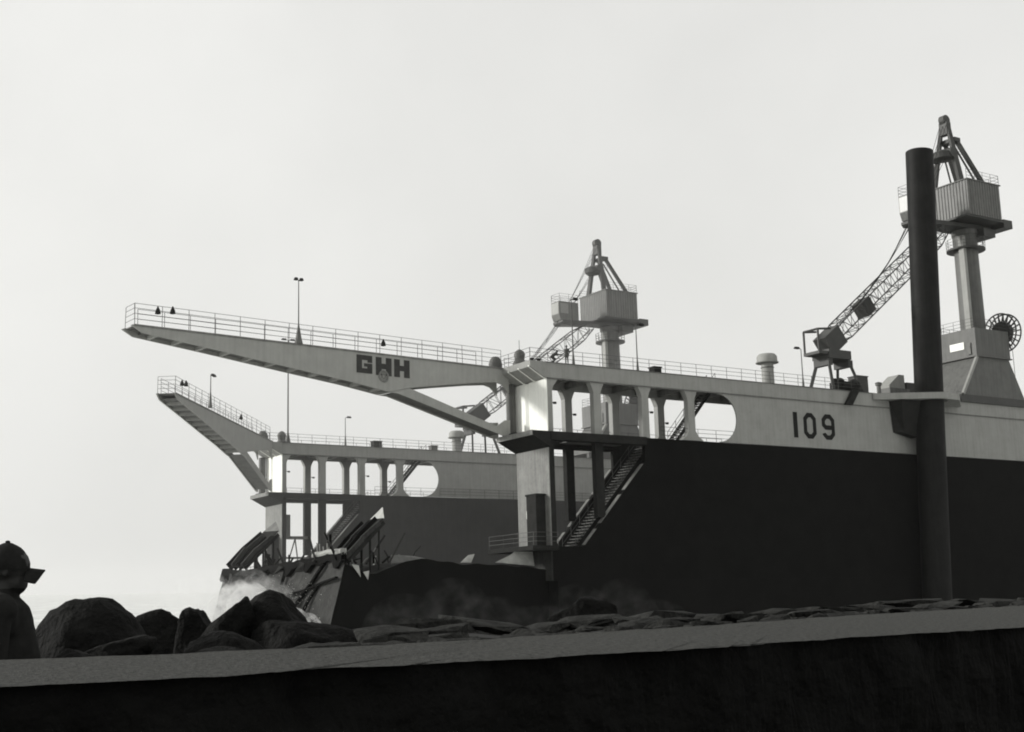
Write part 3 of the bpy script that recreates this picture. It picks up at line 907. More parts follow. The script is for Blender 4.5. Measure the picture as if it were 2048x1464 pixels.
    B(MB().rail([(-9.5, -1.0, Z(23.5)), (-6.3, -1.0, Z(23.5)), (-6.3, 1.0, Z(23.5)), (-9.5, 1.0, Z(23.5)), (-9.5, -1.0, Z(23.5))], sp=1.5), 'cab_railing', 'rail')
    # jib lowered on to its rest
    ja = (-3.6, 0, Z(20.4)); jt = (-23.6, 0, Z(5.2))
    bm_ = B(lattice(MB(), ja, jt, 1.9, 1.9, 18), 'jib', 'cranedark')
    d = (Vector(jt) - Vector(ja)).normalized()
    c = Vector(ja).lerp(Vector(jt), 0.70)
    B(MB().beam(c - d * 0.75, c + d * 0.75, 1.5, 1.6), 'block', 'cranedark', bm_)
    c = Vector(jt)
    hd = B(MB().beam(c - d * 2.0, c + d * 0.6, 1.7, 2.1).box(c.x - 1.0, c.x + 2.2, -1.2, 1.2, c.z - 1.6, c.z - 0.7), 'jib_head', 'cranedark', bm_)
    B(MB().path([(c.x - 2.2, -1, c.z - 1), (c.x - 2.2, -1, c.z + 1.3), (c.x - 0.4, -1, c.z + 1.5)], 0.12).path([(c.x - 2.2, 1, c.z - 1), (c.x - 2.2, 1, c.z + 1.3), (c.x - 0.4, 1, c.z + 1.5)], 0.12).path([(c.x - 2.2, -1, c.z + 1.3), (c.x - 2.2, 1, c.z + 1.3)], 0.12).box(c.x - 2.3, c.x - 0.3, -1.1, 1.1, c.z - 1.25, c.z - 0.95), 'service_basket', 'cranedark', bm_)
    cb_ = MB()
    for y in (-0.5, 0.0, 0.5):
        cb_.path(cable((-1.9, y, Z(33.2)), (jt[0] + 3, y, jt[2] + 3.4), 3.2 + y), 0.028, 5)
        cb_.path(cable((-2.6, y, Z(29)), (jt[0] + 0.6, y, jt[2] + 1.5), 2.2 + y), 0.028, 5)
    B(cb_, 'hoist_ropes', 'dark')
    # jib rest
    bt = thing('jib_rest', 'four legged steel trestle under the jib head of the ' + sgnrow, 'trestle', dm(cx - 23.0, cy, DECK), 'trestles under the crane jibs')
    zt = jt[2] - 1.62
    for x in (-1.3, 1.6):
        for y in (-1, 1):
            MB().beam((x * 1.45, y * 1.75, 0.0), (x, y * 0.75, zt), 0.24, 0.3).build('leg', 'cranedark', bt)
        MB().box(x - 0.3, x + 0.3, -1.05, 1.05, zt - 0.7, zt - 0.0).build('head_beam', 'cranedark', bt)
    return g
crane(60.55, 2.5, 1.0, 'larger crane on the nearer dock wall, partly hidden by the mooring pile', 'crane beside the mooring pile')
crane(52.2, T + 2.5, 0.955, 'smaller hazy crane on the farther dock wall, behind the pillars', 'hazy farther crane')

# ------------------------------------------------------------------ deck fittings
def vent(x, y, h, label):
    g = thing('mushroom_ventilator', label, 'ventilator', dm(x, y, DECK), 'mushroom ventilators on the dock walls')
    o = MB().lathe((0, 0, 0), [(0.75, 0), (0.75, .08), (0.62, 0.1), (0.60, h - 1.0)], 20).build('shaft', 'grey', g); auto_smooth(o)
    o = MB().lathe((0, 0, 0), [(0.6, h - 1.02), (1.12, h - 0.98), (1.15, h - 0.9), (1.02, h - 0.85), (1.0, h - 0.3), (0.8, h - 0.08), (0.3, h)], 24).build('cap', 'grey', g); auto_smooth(o, 50)
    MB().lathe((0, 0, 0), [(0.62, h - 1.5), (0.66, h - 1.48), (0.66, h - 1.4), (0.62, h - 1.38)], 20).build('collar', 'steel', g)
vent(28.4, 2.5, 3.55, 'pale mushroom ventilator on the nearer wall, left of the jib rest')
vent(25.9, T + 2.5, 3.1, 'hazy mushroom ventilator on the farther wall, below the gangway strut')

def lamp_post(mw, h, label, head=0.9, heads=1, r=0.05, base=0.2):
    g = thing('lamp_post', label, 'lamp post', mw, 'lamp posts on the dock')
    MB().tube((0, 0, 0), (0, 0, h), r * 1.3, r * 0.8, n=8).build('post', 'rail', g)
    MB().lathe((0, 0, 0), [(base, 0), (base, 0.1), (base * .7, .5), (r * 1.3, 1.6)], 10).build('post_base', 'steel', g)
    for i in range(heads):
        s_ = 1 if i == 0 else -1
        MB().beam((0, 0, h), (s_ * head * 0.4, 0, h + 0.05), 0.05, 0.05).frustum(*((min(s_ * head * .3, s_ * head), max(s_ * head * .3, s_ * head), -0.16, 0.16), h + 0.0, (min(s_ * head * .35, s_ * head * .9), max(s_ * head * .35, s_ * head * .9), -0.1, 0.1), h + 0.2)).build('lamp_head', 'dark', g)
lamp_post(dm(33.2, 2.5, DECK), 4.4, 'short lamp post on the nearer wall beside the jib rest', -0.9)
lamp_post(dm(12.0, 2.5, DECK), 4.9, 'lamp post on the nearer wall just right of the hazy crane column', 0.9)
lamp_post(dm(4.35, 2.0, DECK), 6.4, 'thin lamp mast on the nearer wall beside the two standing figures', 0.7)
lamp_post(dm(9.6, T + 2.5, DECK), 3.9, 'short lamp post on the farther wall below the lettered gangway', 0.8)
lamp_post(dm(1.8, T + 2.5, DECK), 13.2, 'tall lamp mast at the end of the farther wall', 0.9, 2, 0.085, 0.45)
lamp_post(g1m @ Matrix.Translation((21.2, -0.1, 6.06)), 5.2, 'lamp mast standing on the middle of the lettered gangway', 0.38, 2, 0.045, 0.34)
lamp_post(g2m @ Matrix.Translation((26.5, 0.5, 6.06)), 3.4, 'small lamp post on the outer half of the unlettered gangway', -1.5)

def deck_box(x, y, sx, sy, h, label, m='dark', nm='deck_locker', cat='locker'):
    g = thing(nm, label, cat, dm(x, y, DECK))
    MB().box(-sx / 2, sx / 2, -sy / 2, sy / 2, 0.08, h - .1).build('body', m, g)
    MB().box(-sx / 2 - .06, sx / 2 + .06, -sy / 2 - .06, sy / 2 + .06, h - .1, h).build('lid', m, g)
    MB().box(-sx / 2 + .1, sx / 2 - .1, -sy / 2 + .1, sy / 2 - .1, 0, 0.08).build('foot', 'dark', g)
deck_box(13.0, 1.2, 0.85, 0.8, 0.75, 'small dark deck box on the nearer wall right of the lamp post')
deck_box(40.2, 1.6, 1.5, 1.3, 1.95, 'upright dark steel locker on the nearer wall right of the jib rest', 'cranedark')
deck_box(49.3, 2.6, 3.2, 1.8, 1.9, 'long dark deck house box partly behind the mooring pile', 'cranedark')
deck_box(13.4, T + 1.4, 1.1, 1.0, 0.95, 'dark deck box on the farther wall left of the ventilator')
deck_box(21.8, T + 1.6, 0.9, 0.8, 0.8, 'low dark fitting on the farther wall beside the ventilator', 'steel')
g = thing('ventilation_hood', 'pale cowl shaped hood on a box beside the mooring pile', 'hood', dm(46.2, 2.2, DECK))
MB().box(-1.6, 1.5, -0.9, 0.9, 0, 1.1).build('base_box', 'steel', g)
MB().prism([(-1.5, 1.1), (0.9, 1.1), (0.9, 2.6), (0.1, 2.6), (-1.5, 1.4)], -0.75, 0.75).build('cowl', 'grey', g)
g = thing('deck_winch', 'dark mooring winch under the jib rest on the nearer wall', 'winch', dm(38.0, 1.2, DECK))
MB().tube((-0.9, 0, 0.75), (1.0, 0, 0.75), 0.5, n=16).build('drum', 'dark', g)
for x in (-1.0, 1.05):
    MB().tube((x - .07, 0, 0.75), (x + .07, 0, 0.75), 0.78, n=18).build('flange', 'dark', g)
MB().box(-1.7, 1.8, -0.7, 0.7, 0, 0.24).build('bed', 'dark', g)
MB().box(-1.9, -1.1, -0.3, 0.5, 0.24, 1.0).lathe((-1.5, 0.1, 1.0), [(0.3, 0), (0.3, 0.35), (0.1, 0.45)], 10).build('motor', 'dark', g)
g = thing('capstan', 'rounded capstan at the end of the nearer wall, above the pointed platform', 'capstan', dm(-1.0, 2.6, DECK))
o = MB().lathe((0, 0, 0), [(0.62, 0), (0.62, 0.25), (0.42, 0.5), (0.5, 1.0), (0.4, 1.25), (0.12, 1.45)], 18).build('barrel', 'crane', g); auto_smooth(o)
MB().tube((0, 0, 1.4), (0, 0, 2.3), 0.025, n=5).build('rod', 'rail', g)
g = thing('capstan', 'rounded capstan at the end of the farther wall beside the tall mast', 'capstan', dm(0.6, T + 1.6, DECK))
o = MB().lathe((0, 0, 0), [(0.62, 0), (0.62, 0.25), (0.45, 0.5), (0.55, 1.1), (0.4, 1.4), (0.12, 1.6)], 18).build('barrel', 'crane', g); auto_smooth(o)
g = thing('bollard', 'low twin bollard beside the capstan on the nearer wall', 'bollard', dm(-0.75, 0.7, DECK))
for x in (-0.25, 0.45):
    MB().lathe((x, 0, 0), [(0.16, 0), (0.16, 0.25), (0.21, 0.28), (0.19, 0.36)], 12).build('post', 'dark', g)
MB().box(-0.6, 0.8, -0.3, 0.3, -0.001, 0.06).build('plate', 'dark', g)
g = thing('pipe_stand', 'short rusty vent pipe on the nearer wall right of the locker', 'pipe', dm(43.0, 1.4, DECK))
MB().lathe((0, 0, 0), [(0.22, 0), (0.22, 1.15), (0.34, 1.2), (0.34, 1.4)], 12).build('stem', 'midgrey', g)
MB().lathe((0, 0, 1.4), [(0.36, 0), (0.36, 0.06), (0.1, 0.14)], 12).build('cap', 'dark', g)

# ------------------------------------------------------------------ people
def body_mesh(name, bones, voxel, mats, picker, parent_mw):
    """bones: (p0, r0, p1, r1); one continuous surface by voxel remesh"""
    t_ = bmesh.new(); bmesh.ops.create_icosphere(t_, subdivisions=2, radius=1.0)
    t_.verts.index_update()
    SV = [v.co.copy() for v in t_.verts]; SF = [tuple(v.index for v in f.verts) for f in t_.faces]; t_.free()
    V = []; F = []
    for p0, r0, p1, r1 in bones:
        p0 = Vector(p0); p1 = Vector(p1)
        L = (p1 - p0).length
        k = max(2, int(L / max(0.004, min(r0, r1) * 0.35)))
        k = min(k, 40)
        for i in range(k + 1):
            t = i / k
            c = p0.lerp(p1, t); rr_ = r0 + (r1 - r0) * t; o_ = len(V)
            V += [c + q * rr_ for q in SV]; F += [(a + o_, b_ + o_, c_ + o_) for a, b_, c_ in SF]
    me = bpy.data.meshes.new(name); me.from_pydata(V, [], F)
    o = bpy.data.objects.new(name, me); COL.objects.link(o)
    m_ = o.modifiers.new('r', 'REMESH'); m_.mode = 'VOXEL'; m_.voxel_size = voxel
    s_ = o.modifiers.new('s', 'SMOOTH'); s_.iterations = 4; s_.factor = 0.5
    dg = bpy.context.evaluated_depsgraph_get(); dg.update()
    me2 = bpy.data.meshes.new_from_object(o.evaluated_get(dg))
    o.modifiers.clear(); o.data = me2; bpy.data.meshes.remove(me)
    me2.name = name
    me2.materials.clear()
    for m in mats: me2.materials.append(M[m])
    for p in me2.polygons:
        p.use_smooth = True
        p.material_index = picker(p.center)
    return o

def head_bones(c, f, s_=1.0):
    """c head centre, f facing (unit, horizontal-ish), z up; human head 0.23 tall"""
    c = Vector(c); f = Vector(f).normalized(); u = Vector((0, 0, 1)); u = (u - f * u.dot(f)).normalized(); r = f.cross(u)
    Bn = [(c + u * .03 - f * .02, .093 * s_, c + u * .03 + f * .02, .088 * s_),
          (c - u * .05 + f * .03, .062 * s_, c - u * .075 + f * .055, .04 * s_),          # jaw, chin
          (c - u * .005 + f * .085, .016 * s_, c - u * .035 + f * .112, .014 * s_),        # nose
          (c - u * .065 + f * .085, .013 * s_, c - u * .068 + f * .09, .013 * s_),         # mouth
          (c + u * .02 + f * .078 - r * .035, .02, c + u * .02 + f * .078 + r * .035, .02)]  # brow
    for k in (-1, 1):
        Bn.append((c + r * (.088 * k) - f * .005 + u * .015, .012, c + r * (.092 * k) - f * .012 - u * .025, .01))
    return Bn

def hand_bones(w, d, side):
    """w wrist, d pointing direction of the hand, side = palm width direction; slightly curled"""
    w = Vector(w); d = Vector(d).normalized(); s_ = Vector(side); s_ = (s_ - d * s_.dot(d)).normalized(); n_ = d.cross(s_)
    Bn = [(w, .024, w + d * .05, .026), (w + d * .045 - s_ * .022, .018, w + d * .075 - s_ * .026, .014), (w + d * .045 + s_ * .02, .018, w + d * .075 + s_ * .026, .014)]
    for i, (o_, L) in enumerate(((-.03, .062), (-.010, .076), (.011, .07), (.031, .054))):
        a = w + d * .08 + s_ * o_
        b_ = a + d * (L * .5) + n_ * .008
        c_ = b_ + d * (L * .4) + n_ * .028
        Bn += [(a, .0105, b_, .0095), (b_, .0095, c_, .0085)]
    t0 = w + d * .03 - s_ * .03
    t1 = t0 + d * .035 - s_ * .028
    Bn += [(t0, .014, t1, .012), (t1, .012, t1 + d * .03 + n_ * .012, .01)]
    return Bn

def upright_bones(f, arms, hip=0.92, lean=0.0, H=1.0, feet=0.10):
    """standing body facing f; arms = list of (elbow, wrist, handdir) or None; local coordinates with feet at z=0"""
    f = Vector(f).normalized(); u = Vector((0, 0, 1)); r = f.cross(u)
    pel = Vector((0, 0, hip)); che = pel + u * .42 + f * lean; nek = che + u * .13 + f * lean * .3
    Bn = [(pel - r * .07, .12, pel + r * .07, .12), (pel, .135, pel + u * .2 + f * lean * .4, .13), (pel + u * .2 + f * lean * .4, .13, che, .15),
          (che - r * .10 + u * .0, .105, che + r * .10, .105), (che + u * .07 - r * .14, .068, che + u * .07 + r * .14, .068), (nek - u * .03, .062, nek + u * .09 + f * .01, .055)]
    for k in (-1, 1):
        h_ = pel + r * (.09 * k) - u * .03
        kn = Vector((0, 0, .48)) + r * (.10 * k) + f * .02
        an = Vector((0, 0, .08)) + r * (.11 * k)
        Bn += [(h_, .098, kn, .062), (kn, .062, kn.lerp(an, .35) - f * .012, .062), (kn.lerp(an, .35) - f * .012, .06, an, .042), (an - u * .03 - f * .03, .042, an - u * .045 + f * .13, .034)]
    for k, A in zip((-1, 1), arms):
        sh = che + u * .07 + r * (.19 * k)
        el, wr, hd = A if A else (sh - u * .29 + r * (.05 * k), sh - u * .53 + r * (.06 * k) + f * .06, -u)
        Bn += [(sh, .066, Vector(el), .048), (Vector(el), .048, Vector(wr), .032)]
        Bn += hand_bones(wr, hd, f if abs(Vector(hd).dot(f)) < .7 else u)
    return Bn, nek

# person in the foreground, behind the wall, in a peaked cap
pz = EYE.z + 0.125 - 1.60
pp = Vector((-2.545, 6.72, pz))
f = Vector((0.93, 0.36, 0)).normalized()
bones, nek = upright_bones(f, [None, None])
hc = nek + Vector((0, 0, .118)) + f * .035
bones += head_bones(hc, f)
# coat thickness round the trunk and shoulders
r0_ = f.cross(Vector((0, 0, 1)))
bones += [(nek - Vector((0, 0, .33)), .18, nek - Vector((0, 0, .10)), .125), (nek - Vector((0, 0, .075)) - r0_ * .17, .092, nek - Vector((0, 0, .075)) + r0_ * .17, .092), (nek - Vector((0, 0, .13)) + f * .03, .14, nek - Vector((0, 0, .3)) + f * .06, .15)]
po = body_mesh('person', bones, 0.011, ['cloth', 'skin'], lambda c: 1 if (c.z > nek.z + .035) or (c.z < 0.92 and c.z > 0.5 and abs((c - Vector((0, 0, c.z))).length) > .27 and c.z < 0.86) else 0, None)
po.location = pp
tag(po, 'person seen from the side in a dark peaked cap among the boulders', 'person')
r_ = f.cross(Vector((0, 0, 1)))
u_ = (Vector((0, 0, 1)) + f * -0.12).normalized()
b = MB()
# cap crown: dome over the skull
N1, N2 = 20, 8
cc = hc + Vector((0, 0, .025)) - f * .006
for j in range(N2 + 1):
    th = (math.pi / 2) * j / N2
    for i in range(N1):
        a = 2 * math.pi * i / N1
        q = (f * (math.cos(a) * .112) + r_ * (math.sin(a) * .099)) * math.cos(th) + Vector((0, 0, 1)) * (.118 * math.sin(th) ** .9) + Vector((0, 0, -.02 * math.cos(th)))
        b.v.append(cc + q * (1 + .02 * noise.noise(q * 30)))
for j in range(N2):
    for i in range(N1):
        b.f.append((j * N1 + i, j * N1 + (i + 1) % N1, (j + 1) * N1 + (i + 1) % N1, (j + 1) * N1 + i))
b.lathe(cc + Vector((0, 0, .115)), [(.012, 0), (.013, .006), (.006, .01)], 8)
b.build('cap_crown', 'cap', po, smooth=True)
b = MB()
K = 12
for layer in (0, 1):
    for j in range(6):
        for i in range(K + 1):
            a = (i / K - .5) * 2
            ex = .082 + .088 * math.sqrt(max(0, 1 - (a * .8) ** 2)) * (j / 5) + .012 * (1 - abs(a))
            p = cc + f * ex * (1 if True else 0) + r_ * (a * .078) + Vector((0, 0, -.008 - .062 * a * a - .012 * (j / 5) - .008 * layer))
            b.v.append(p)
W_ = (K + 1)
for layer in (0, 1):
    o_ = layer * 6 * W_
    for j in range(5):
        for i in range(K):
            q = (o_ + j * W_ + i, o_ + j * W_ + i + 1, o_ + (j + 1) * W_ + i + 1, o_ + (j + 1) * W_ + i)
            b.f.append(q)
for i in range(K):
    b.f.append((5 * W_ + i, 5 * W_ + i + 1, 11 * W_ + i + 1, 11 * W_ + i))
    b.f.append((i, i + 1, 6 * W_ + i + 1, 6 * W_ + i))
for i in (0, K):
    for j in range(5):
        b.f.append((j * W_ + i, (j + 1) * W_ + i, 6 * W_ + (j + 1) * W_ + i, 6 * W_ + j * W_ + i))
b.build('cap_peak', 'cap', po, smooth=False)

# two figures on the top deck of the nearer wall
def deck_person(x, y, bones, nekz, label):
    o = body_mesh('person', bones, 0.016, ['work', 'skin'], lambda c: 1 if c.z > nekz + .04 else 0, None)
    o.matrix_world = dm(x, y, DECK)
    return tag(o, label, 'person')
f = Vector((-0.9, -0.45, 0)).normalized()
bs, nk = upright_bones(f, [None, ((0.12, -0.30, 1.12), (-0.12, -0.36, 1.16), f)])
bs += head_bones(nk + Vector((0, 0, .155)) + f * .02, f)
bs += [(nk + Vector((0, 0, .20)), .1, nk + Vector((0, 0, .215)), .1)]
deck_person(2.6, 0.55, bs, nk.z, 'person in dark workwear standing upright at the rail beside the thin lamp mast')
f = Vector((1, -0.15, 0)).normalized(); u = Vector((0, 0, 1)); r = f.cross(u)
pel = Vector((0, 0, .62)); che = pel + f * .33 + u * .26; nk = che + f * .10 + u * .12
bs = [(pel - r * .08, .13, pel + r * .08, .13), (pel, .14, che, .15), (che - r * .1, .105, che + r * .1, .105), (che + u * .05 - r * .14, .068, che + u * .05 + r * .14, .068), (nk - u * .02, .06, nk + u * .07 + f * .05, .054)]
for k in (-1, 1):
    h_ = pel + r * (.1 * k); kn = Vector((0, 0, .40)) + f * .30 + r * (.13 * k); an = Vector((0, 0, .08)) + f * .04 + r * (.13 * k)
    bs += [(h_, .1, kn, .065), (kn, .062, an, .043), (an - u * .03 - f * .03, .042, an - u * .045 + f * .13, .034)]
    sh = che + u * .05 + r * (.19 * k); el = sh + f * .24 - u * .12; wr = el + f * .25 + u * .04
    bs += [(sh, .066, el, .05), (el, .048, wr, .033)] + hand_bones(wr, f, r)
bs += head_bones(nk + u * .12 + f * .09, (f - u * .35).normalized())
deck_person(1.0, 0.55, bs, nk.z, 'person crouching on the deck with arms stretched towards the standing person')

# ------------------------------------------------------------------ wrecked pontoon end
def rel(px, py, Y):        # point seen at that place of the photograph, at forward distance Y (used only to lay out the wreck)
    return Vector((px, Y, py)) + Vector((0, 0, EYE.z))
sx = Vector((0.838, 0.545, 0)); tx = Vector((-0.545, 0.838, 0)); zz = Vector((0, 0, 1))
C0 = Vector((-13.05, 104.5, 0))
wk = thing('wrecked_pontoon', 'broken pontoon end with torn plates and raised ramp frames, awash in spray', 'wreck', Matrix.Translation((C0.x, C0.y, -1.2)))
wo = (C0.x, C0.y, -1.2)
def wp(s_, t, z):       # wreck point: s along the dock, t across, z above the sea; the end leans out below
    rake = max(0, 7 - z) * 0.26
    return C0 + sx * (s_ - rake) + tx * t + zz * z
ZT = [(0, 7.75), (4, 7.6), (12, 7.2), (20, 6.75), (25, 7.0)]
def ztop(t):
    for (a, za), (c, zc) in zip(ZT, ZT[1:]):
        if a <= t <= c + 1e-6: return za + (zc - za) * (t - a) / (c - a) + 0.12 * noise.noise((t * 0.6, 0, 4)) + 0.05 * noise.noise((t * 2.6, 0, 4))
    return 7.0
WB = lambda mb, nm, m, par=None, **k: mb.build(nm, m, par or wk, wo, **k)
TT = 25.0
mb = MB()
NT, NZ = 60, 14
for j in range(NZ + 1):
    for i in range(NT + 1):
        t = TT * i / NT
        zt_ = ztop(t) - 0.45
        z = -1.0 + (zt_ + 1.0) * j / NZ
        d = 0.18 * noise.noise((t * 0.35, z * 0.5, 1)) + 0.05 * noise.noise((t * 1.4, z * 1.4, 2))
        mb.v.append(wp(d, t, z))
for j in range(NZ):
    for i in range(NT):
        a = j * (NT + 1) + i
        mb.f.append((a, a + 1, a + NT + 2, a + NT + 1))
WB(mb, 'end_plating', 'wreck', smooth=True, fix=False)
# scalloped dark rim along the torn upper edge
mb = MB()
for i in range(NT):
    t0_, t1_ = TT * i / NT, TT * (i + 1) / NT
    for tA, tB in ((t0_, t1_),):
        dA = 0.55 + 0.55 * max(0, noise.noise((tA * 0.55, 7, 1))) * 2; dB = 0.55 + 0.55 * max(0, noise.noise((tB * 0.55, 7, 1))) * 2
        p = [wp(-0.35, tA, ztop(tA) - dA), wp(-0.35, tB, ztop(tB) - dB), wp(-0.35, tB, ztop(tB)), wp(-0.35, tA, ztop(tA)),
             wp(0.1, tA, ztop(tA) - dA), wp(0.1, tB, ztop(tB) - dB), wp(0.1, tB, ztop(tB)), wp(0.1, tA, ztop(tA))]
        mb.add(p, [(0, 1, 2, 3), (7, 6, 5, 4), (3, 2, 6, 7), (0, 4, 5, 1)])
WB(mb, 'torn_rim', 'black', fix=False)
# side plating facing the shore (black) and crumpled deck
mb = MB()
NS = 50
def zside(s_): return 7.05 - 0.9 * math.exp(-((s_ - 2.4) / 1.6) ** 2) + 0.35 * math.exp(-((s_ - 7.0) / 2.0) ** 2) - 0.016 * s_ + 0.12 * noise.noise((s_ * 0.8, 3, 3)) - 0.35 * math.exp(-((s_ - 19) / 3) ** 2)
for j in range(11):
    for i in range(NS + 1):
        s_ = 24.0 * i / NS
        z = -1.0 + (zside(s_) + 1.0) * j / 10
        mb.v.append(wp(s_, 0.12 * noise.noise((s_ * 0.4, z * 0.4, 5)), z) if s_ < 2 else C0 + sx * (s_ - max(0, 7 - z) * 0.26 * max(0, 1 - (s_ - 2) / 6)) + tx * (0.2 * noise.noise((s_ * 0.4, z * 0.4, 5))) + zz * z)
for j in range(10):
    for i in range(NS):
        a = j * (NS + 1) + i
        mb.f.append((a, a + 1, a + NS + 2, a + NS + 1))
WB(mb, 'side_plating', 'black', smooth=True, fix=False)
mb = MB()
for j in range(21):
    for i in range(31):
        s_ = 24.0 * i / 30; t = TT * j / 20
        e = zside(s_) * (1 - min(1, t / 4)) + (ztop(t) - 0.6) * min(1, t / 4)
        mb.v.append(C0 + sx * s_ + tx * t + zz * (e - 0.05 - 0.5 * abs(noise.noise((s_ * 0.3, t * 0.3, 8)))))
for j in range(20):
    for i in range(30):
        a = j * 31 + i
        mb.f.append((a, a + 1, a + 32, a + 31))
WB(mb, 'crumpled_deck', 'misted', fix=False)
# stiffeners and fender ropes across the end plating
def strip(pts, w, nm='stiffener', m='black'):
    mb = MB()
    for i in range(len(pts) - 1):
        a = wp(-0.28, *pts[i]); c = wp(-0.28, *pts[i + 1])
        mb.beam(a, c, 0.16, w, up=-sx)
        mb.beam(a, c, w, 0.16)
    WB(mb, nm, m)
strip([(0.3, 5.9), (2.5, 5.55), (6, 4.9), (9, 4.6), (13, 4.2), (18, 4.0)], 0.24)
strip([(3.2, 7.0), (4.6, 5.6), (6.4, 4.1), (8.0, 2.8)], 0.30)
strip([(3.4, 5.3), (4.6, 4.0), (5.2, 2.9)], 0.22)
strip([(10.5, 6.8), (10.6, 5.4)], 0.24)
strip([(18.0, 6.4), (18.2, 5.4)], 0.26)
# rim pipe
b = MB()
pts = [wp(-0.1, 0.2 + 5.2 * i / 8, ztop(0.2 + 5.2 * i / 8) + 0.18) for i in range(9)]
b.path(pts, 0.26, 10)
WB(b, 'rim_pipe', 'grey')
# raised ramp frames
def ramp(base, ang_dir, length, width, rise, side, label):
    a = Vector(base)
    d = (Vector(ang_dir).normalized() * math.cos(rise) + zz * math.sin(rise))
    s_ = Vector(side).normalized()
    nrm = d.cross(s_).normalized()
    root = WB(MB().add([a - s_ * width / 2, a + s_ * width / 2, a + s_ * width / 2 + d * length, a - s_ * width / 2 + d * length, a - s_ * width / 2 + nrm * .08, a + s_ * width / 2 + nrm * .08, a + s_ * width / 2 + d * length + nrm * .08, a - s_ * width / 2 + d * length + nrm * .08],
                       [(0, 1, 2, 3), (7, 6, 5, 4), (0, 4, 5, 1), (1, 5, 6, 2), (2, 6, 7, 3), (3, 7, 4, 0)]), 'ramp_plate', 'dark')
    for k in (-0.5, -0.18, 0.18, 0.5):
        e1 = a + s_ * (k * width + random.uniform(-.25, .25)) + d * (length * random.uniform(.78, 1.06)) + nrm * random.uniform(0, .5)
        WB(MB().beam(a + s_ * (k * width) + nrm * .2, (a + e1) / 2 + s_ * (k * width * .5) + nrm * random.uniform(.1, .4), 0.16, 0.4, up=nrm).beam((a + e1) / 2 + s_ * (k * width * .5) + nrm * .25, e1, 0.14, 0.34, up=nrm), 'ramp_beam', 'wreck' if k in (-0.5, 0.18) else 'black', root)
        WB(MB().beam(a + s_ * (k * width) - nrm * .2, a + s_ * (k * width) + d * length * .96 - nrm * .2, 0.14, 0.3, up=nrm), 'ramp_beam', 'dark', root)
    e = a + d * length
    mb = MB()
    P = [e - s_ * width * .55, e + s_ * width * .55, e + s_ * width * .1 + d * 0.9 + zz * .35]
    mb.add(P + [p + nrm * .06 for p in P], [(0, 1, 2), (5, 4, 3), (0, 3, 4, 1), (1, 4, 5, 2), (2, 5, 3, 0)])
    WB(mb, 'bent_plate', 'torn' if label else 'steel', root)
    for q in (0.45, 0.68, 0.92):
        p = a + d * (length * q) + s_ * width * .35
        WB(MB().beam((p.x, p.y, 6.3), p, 0.16, 0.16), 'prop', 'dark', root)
        p = a + d * (length * q) - s_ * width * .35
        WB(MB().beam((p.x, p.y, 6.3), p, 0.14, 0.14), 'prop', 'dark', root)
ramp(C0 + sx * 0.6 + tx * 2.0 + zz * 7.3, (0.8, 0.6, 0), 4.6, 2.2, R_(44), (-0.55, 0.835, 0), True)
ramp(C0 + tx * 23.0 + sx * 0.2 + zz * 7.1, (0.75, 0.66, 0), 4.9, 2.4, R_(42), (-0.7, 0.72, 0), False)
# torn bright plates and debris along the inshore edge
def plate(pts, m='torn', nm='torn_plate'):
    P = [C0 + sx * s_ + tx * t + zz * z for s_, t, z in pts]
    k = len(P)
    nrm = (P[1] - P[0]).cross(P[2] - P[0]).normalized() * .06
    mb = MB().add(P + [p + nrm for p in P], [tuple(range(k)), tuple(reversed(range(k, 2 * k)))] + [(i, (i + 1) % k, k + (i + 1) % k, k + i) for i in range(k)])
    WB(mb, nm, m)
plate([(10.6, .5, 7.0), (11.6, .5, 7.0), (12.0, .6, 7.7), (11.4, .6, 7.6)])
plate([(14.0, .6, 7.0), (17.9, .6, 6.7), (18.2, 1.4, 8.4), (16.6, 1.0, 8.2), (15.6, .8, 7.6)])
plate([(4.2, .4, 6.9), (7.6, .3, 7.2), (6.6, 1.0, 7.5), (4.6, 1.2, 7.6)], 'steel')
plate([(0.5, -.1, 6.9), (1.1, -.15, 6.8), (1.3, -.1, 5.9)], 'torn')
plate([(1.5, -.1, 6.3), (2.0, -.15, 6.4), (1.9, -.15, 5.7)], 'torn')
for i in range(16):
    s_ = random.uniform(0.0, 8); t = random.uniform(0.4, 6)
    p = C0 + sx * s_ + tx * t + zz * 6.9
    q = p + Vector((random.uniform(-.6, .6), random.uniform(-.6, .6), random.uniform(.7, 1.6)))
    WB(MB().path([p, p.lerp(q, .6), q + Vector((random.uniform(-.3, .3), 0, -.1))], 0.06, 6), 'bent_pipe', random.choice(['dark', 'steel', 'torn']))
for i in range(22):
    t = random.uniform(14.5, 24.5); s_ = random.uniform(0.1, 3)
    p = C0 + sx * s_ + tx * t + zz * 6.7
    q = p + sx * random.uniform(-1.2, 1.2) + tx * random.uniform(-1, 1) + zz * random.uniform(.4, 2.0)
    WB(MB().beam(p, q, 0.13, 0.13), 'bent_bar', 'dark')
for t in (3.4, 4.1, 4.8, 5.3):
    p = wp(0.1, t, ztop(t) + .3)
    WB(MB().path([p, p + zz * random.uniform(.5, .9) + tx * .1], 0.05, 6), 'stanchion', 'grey')
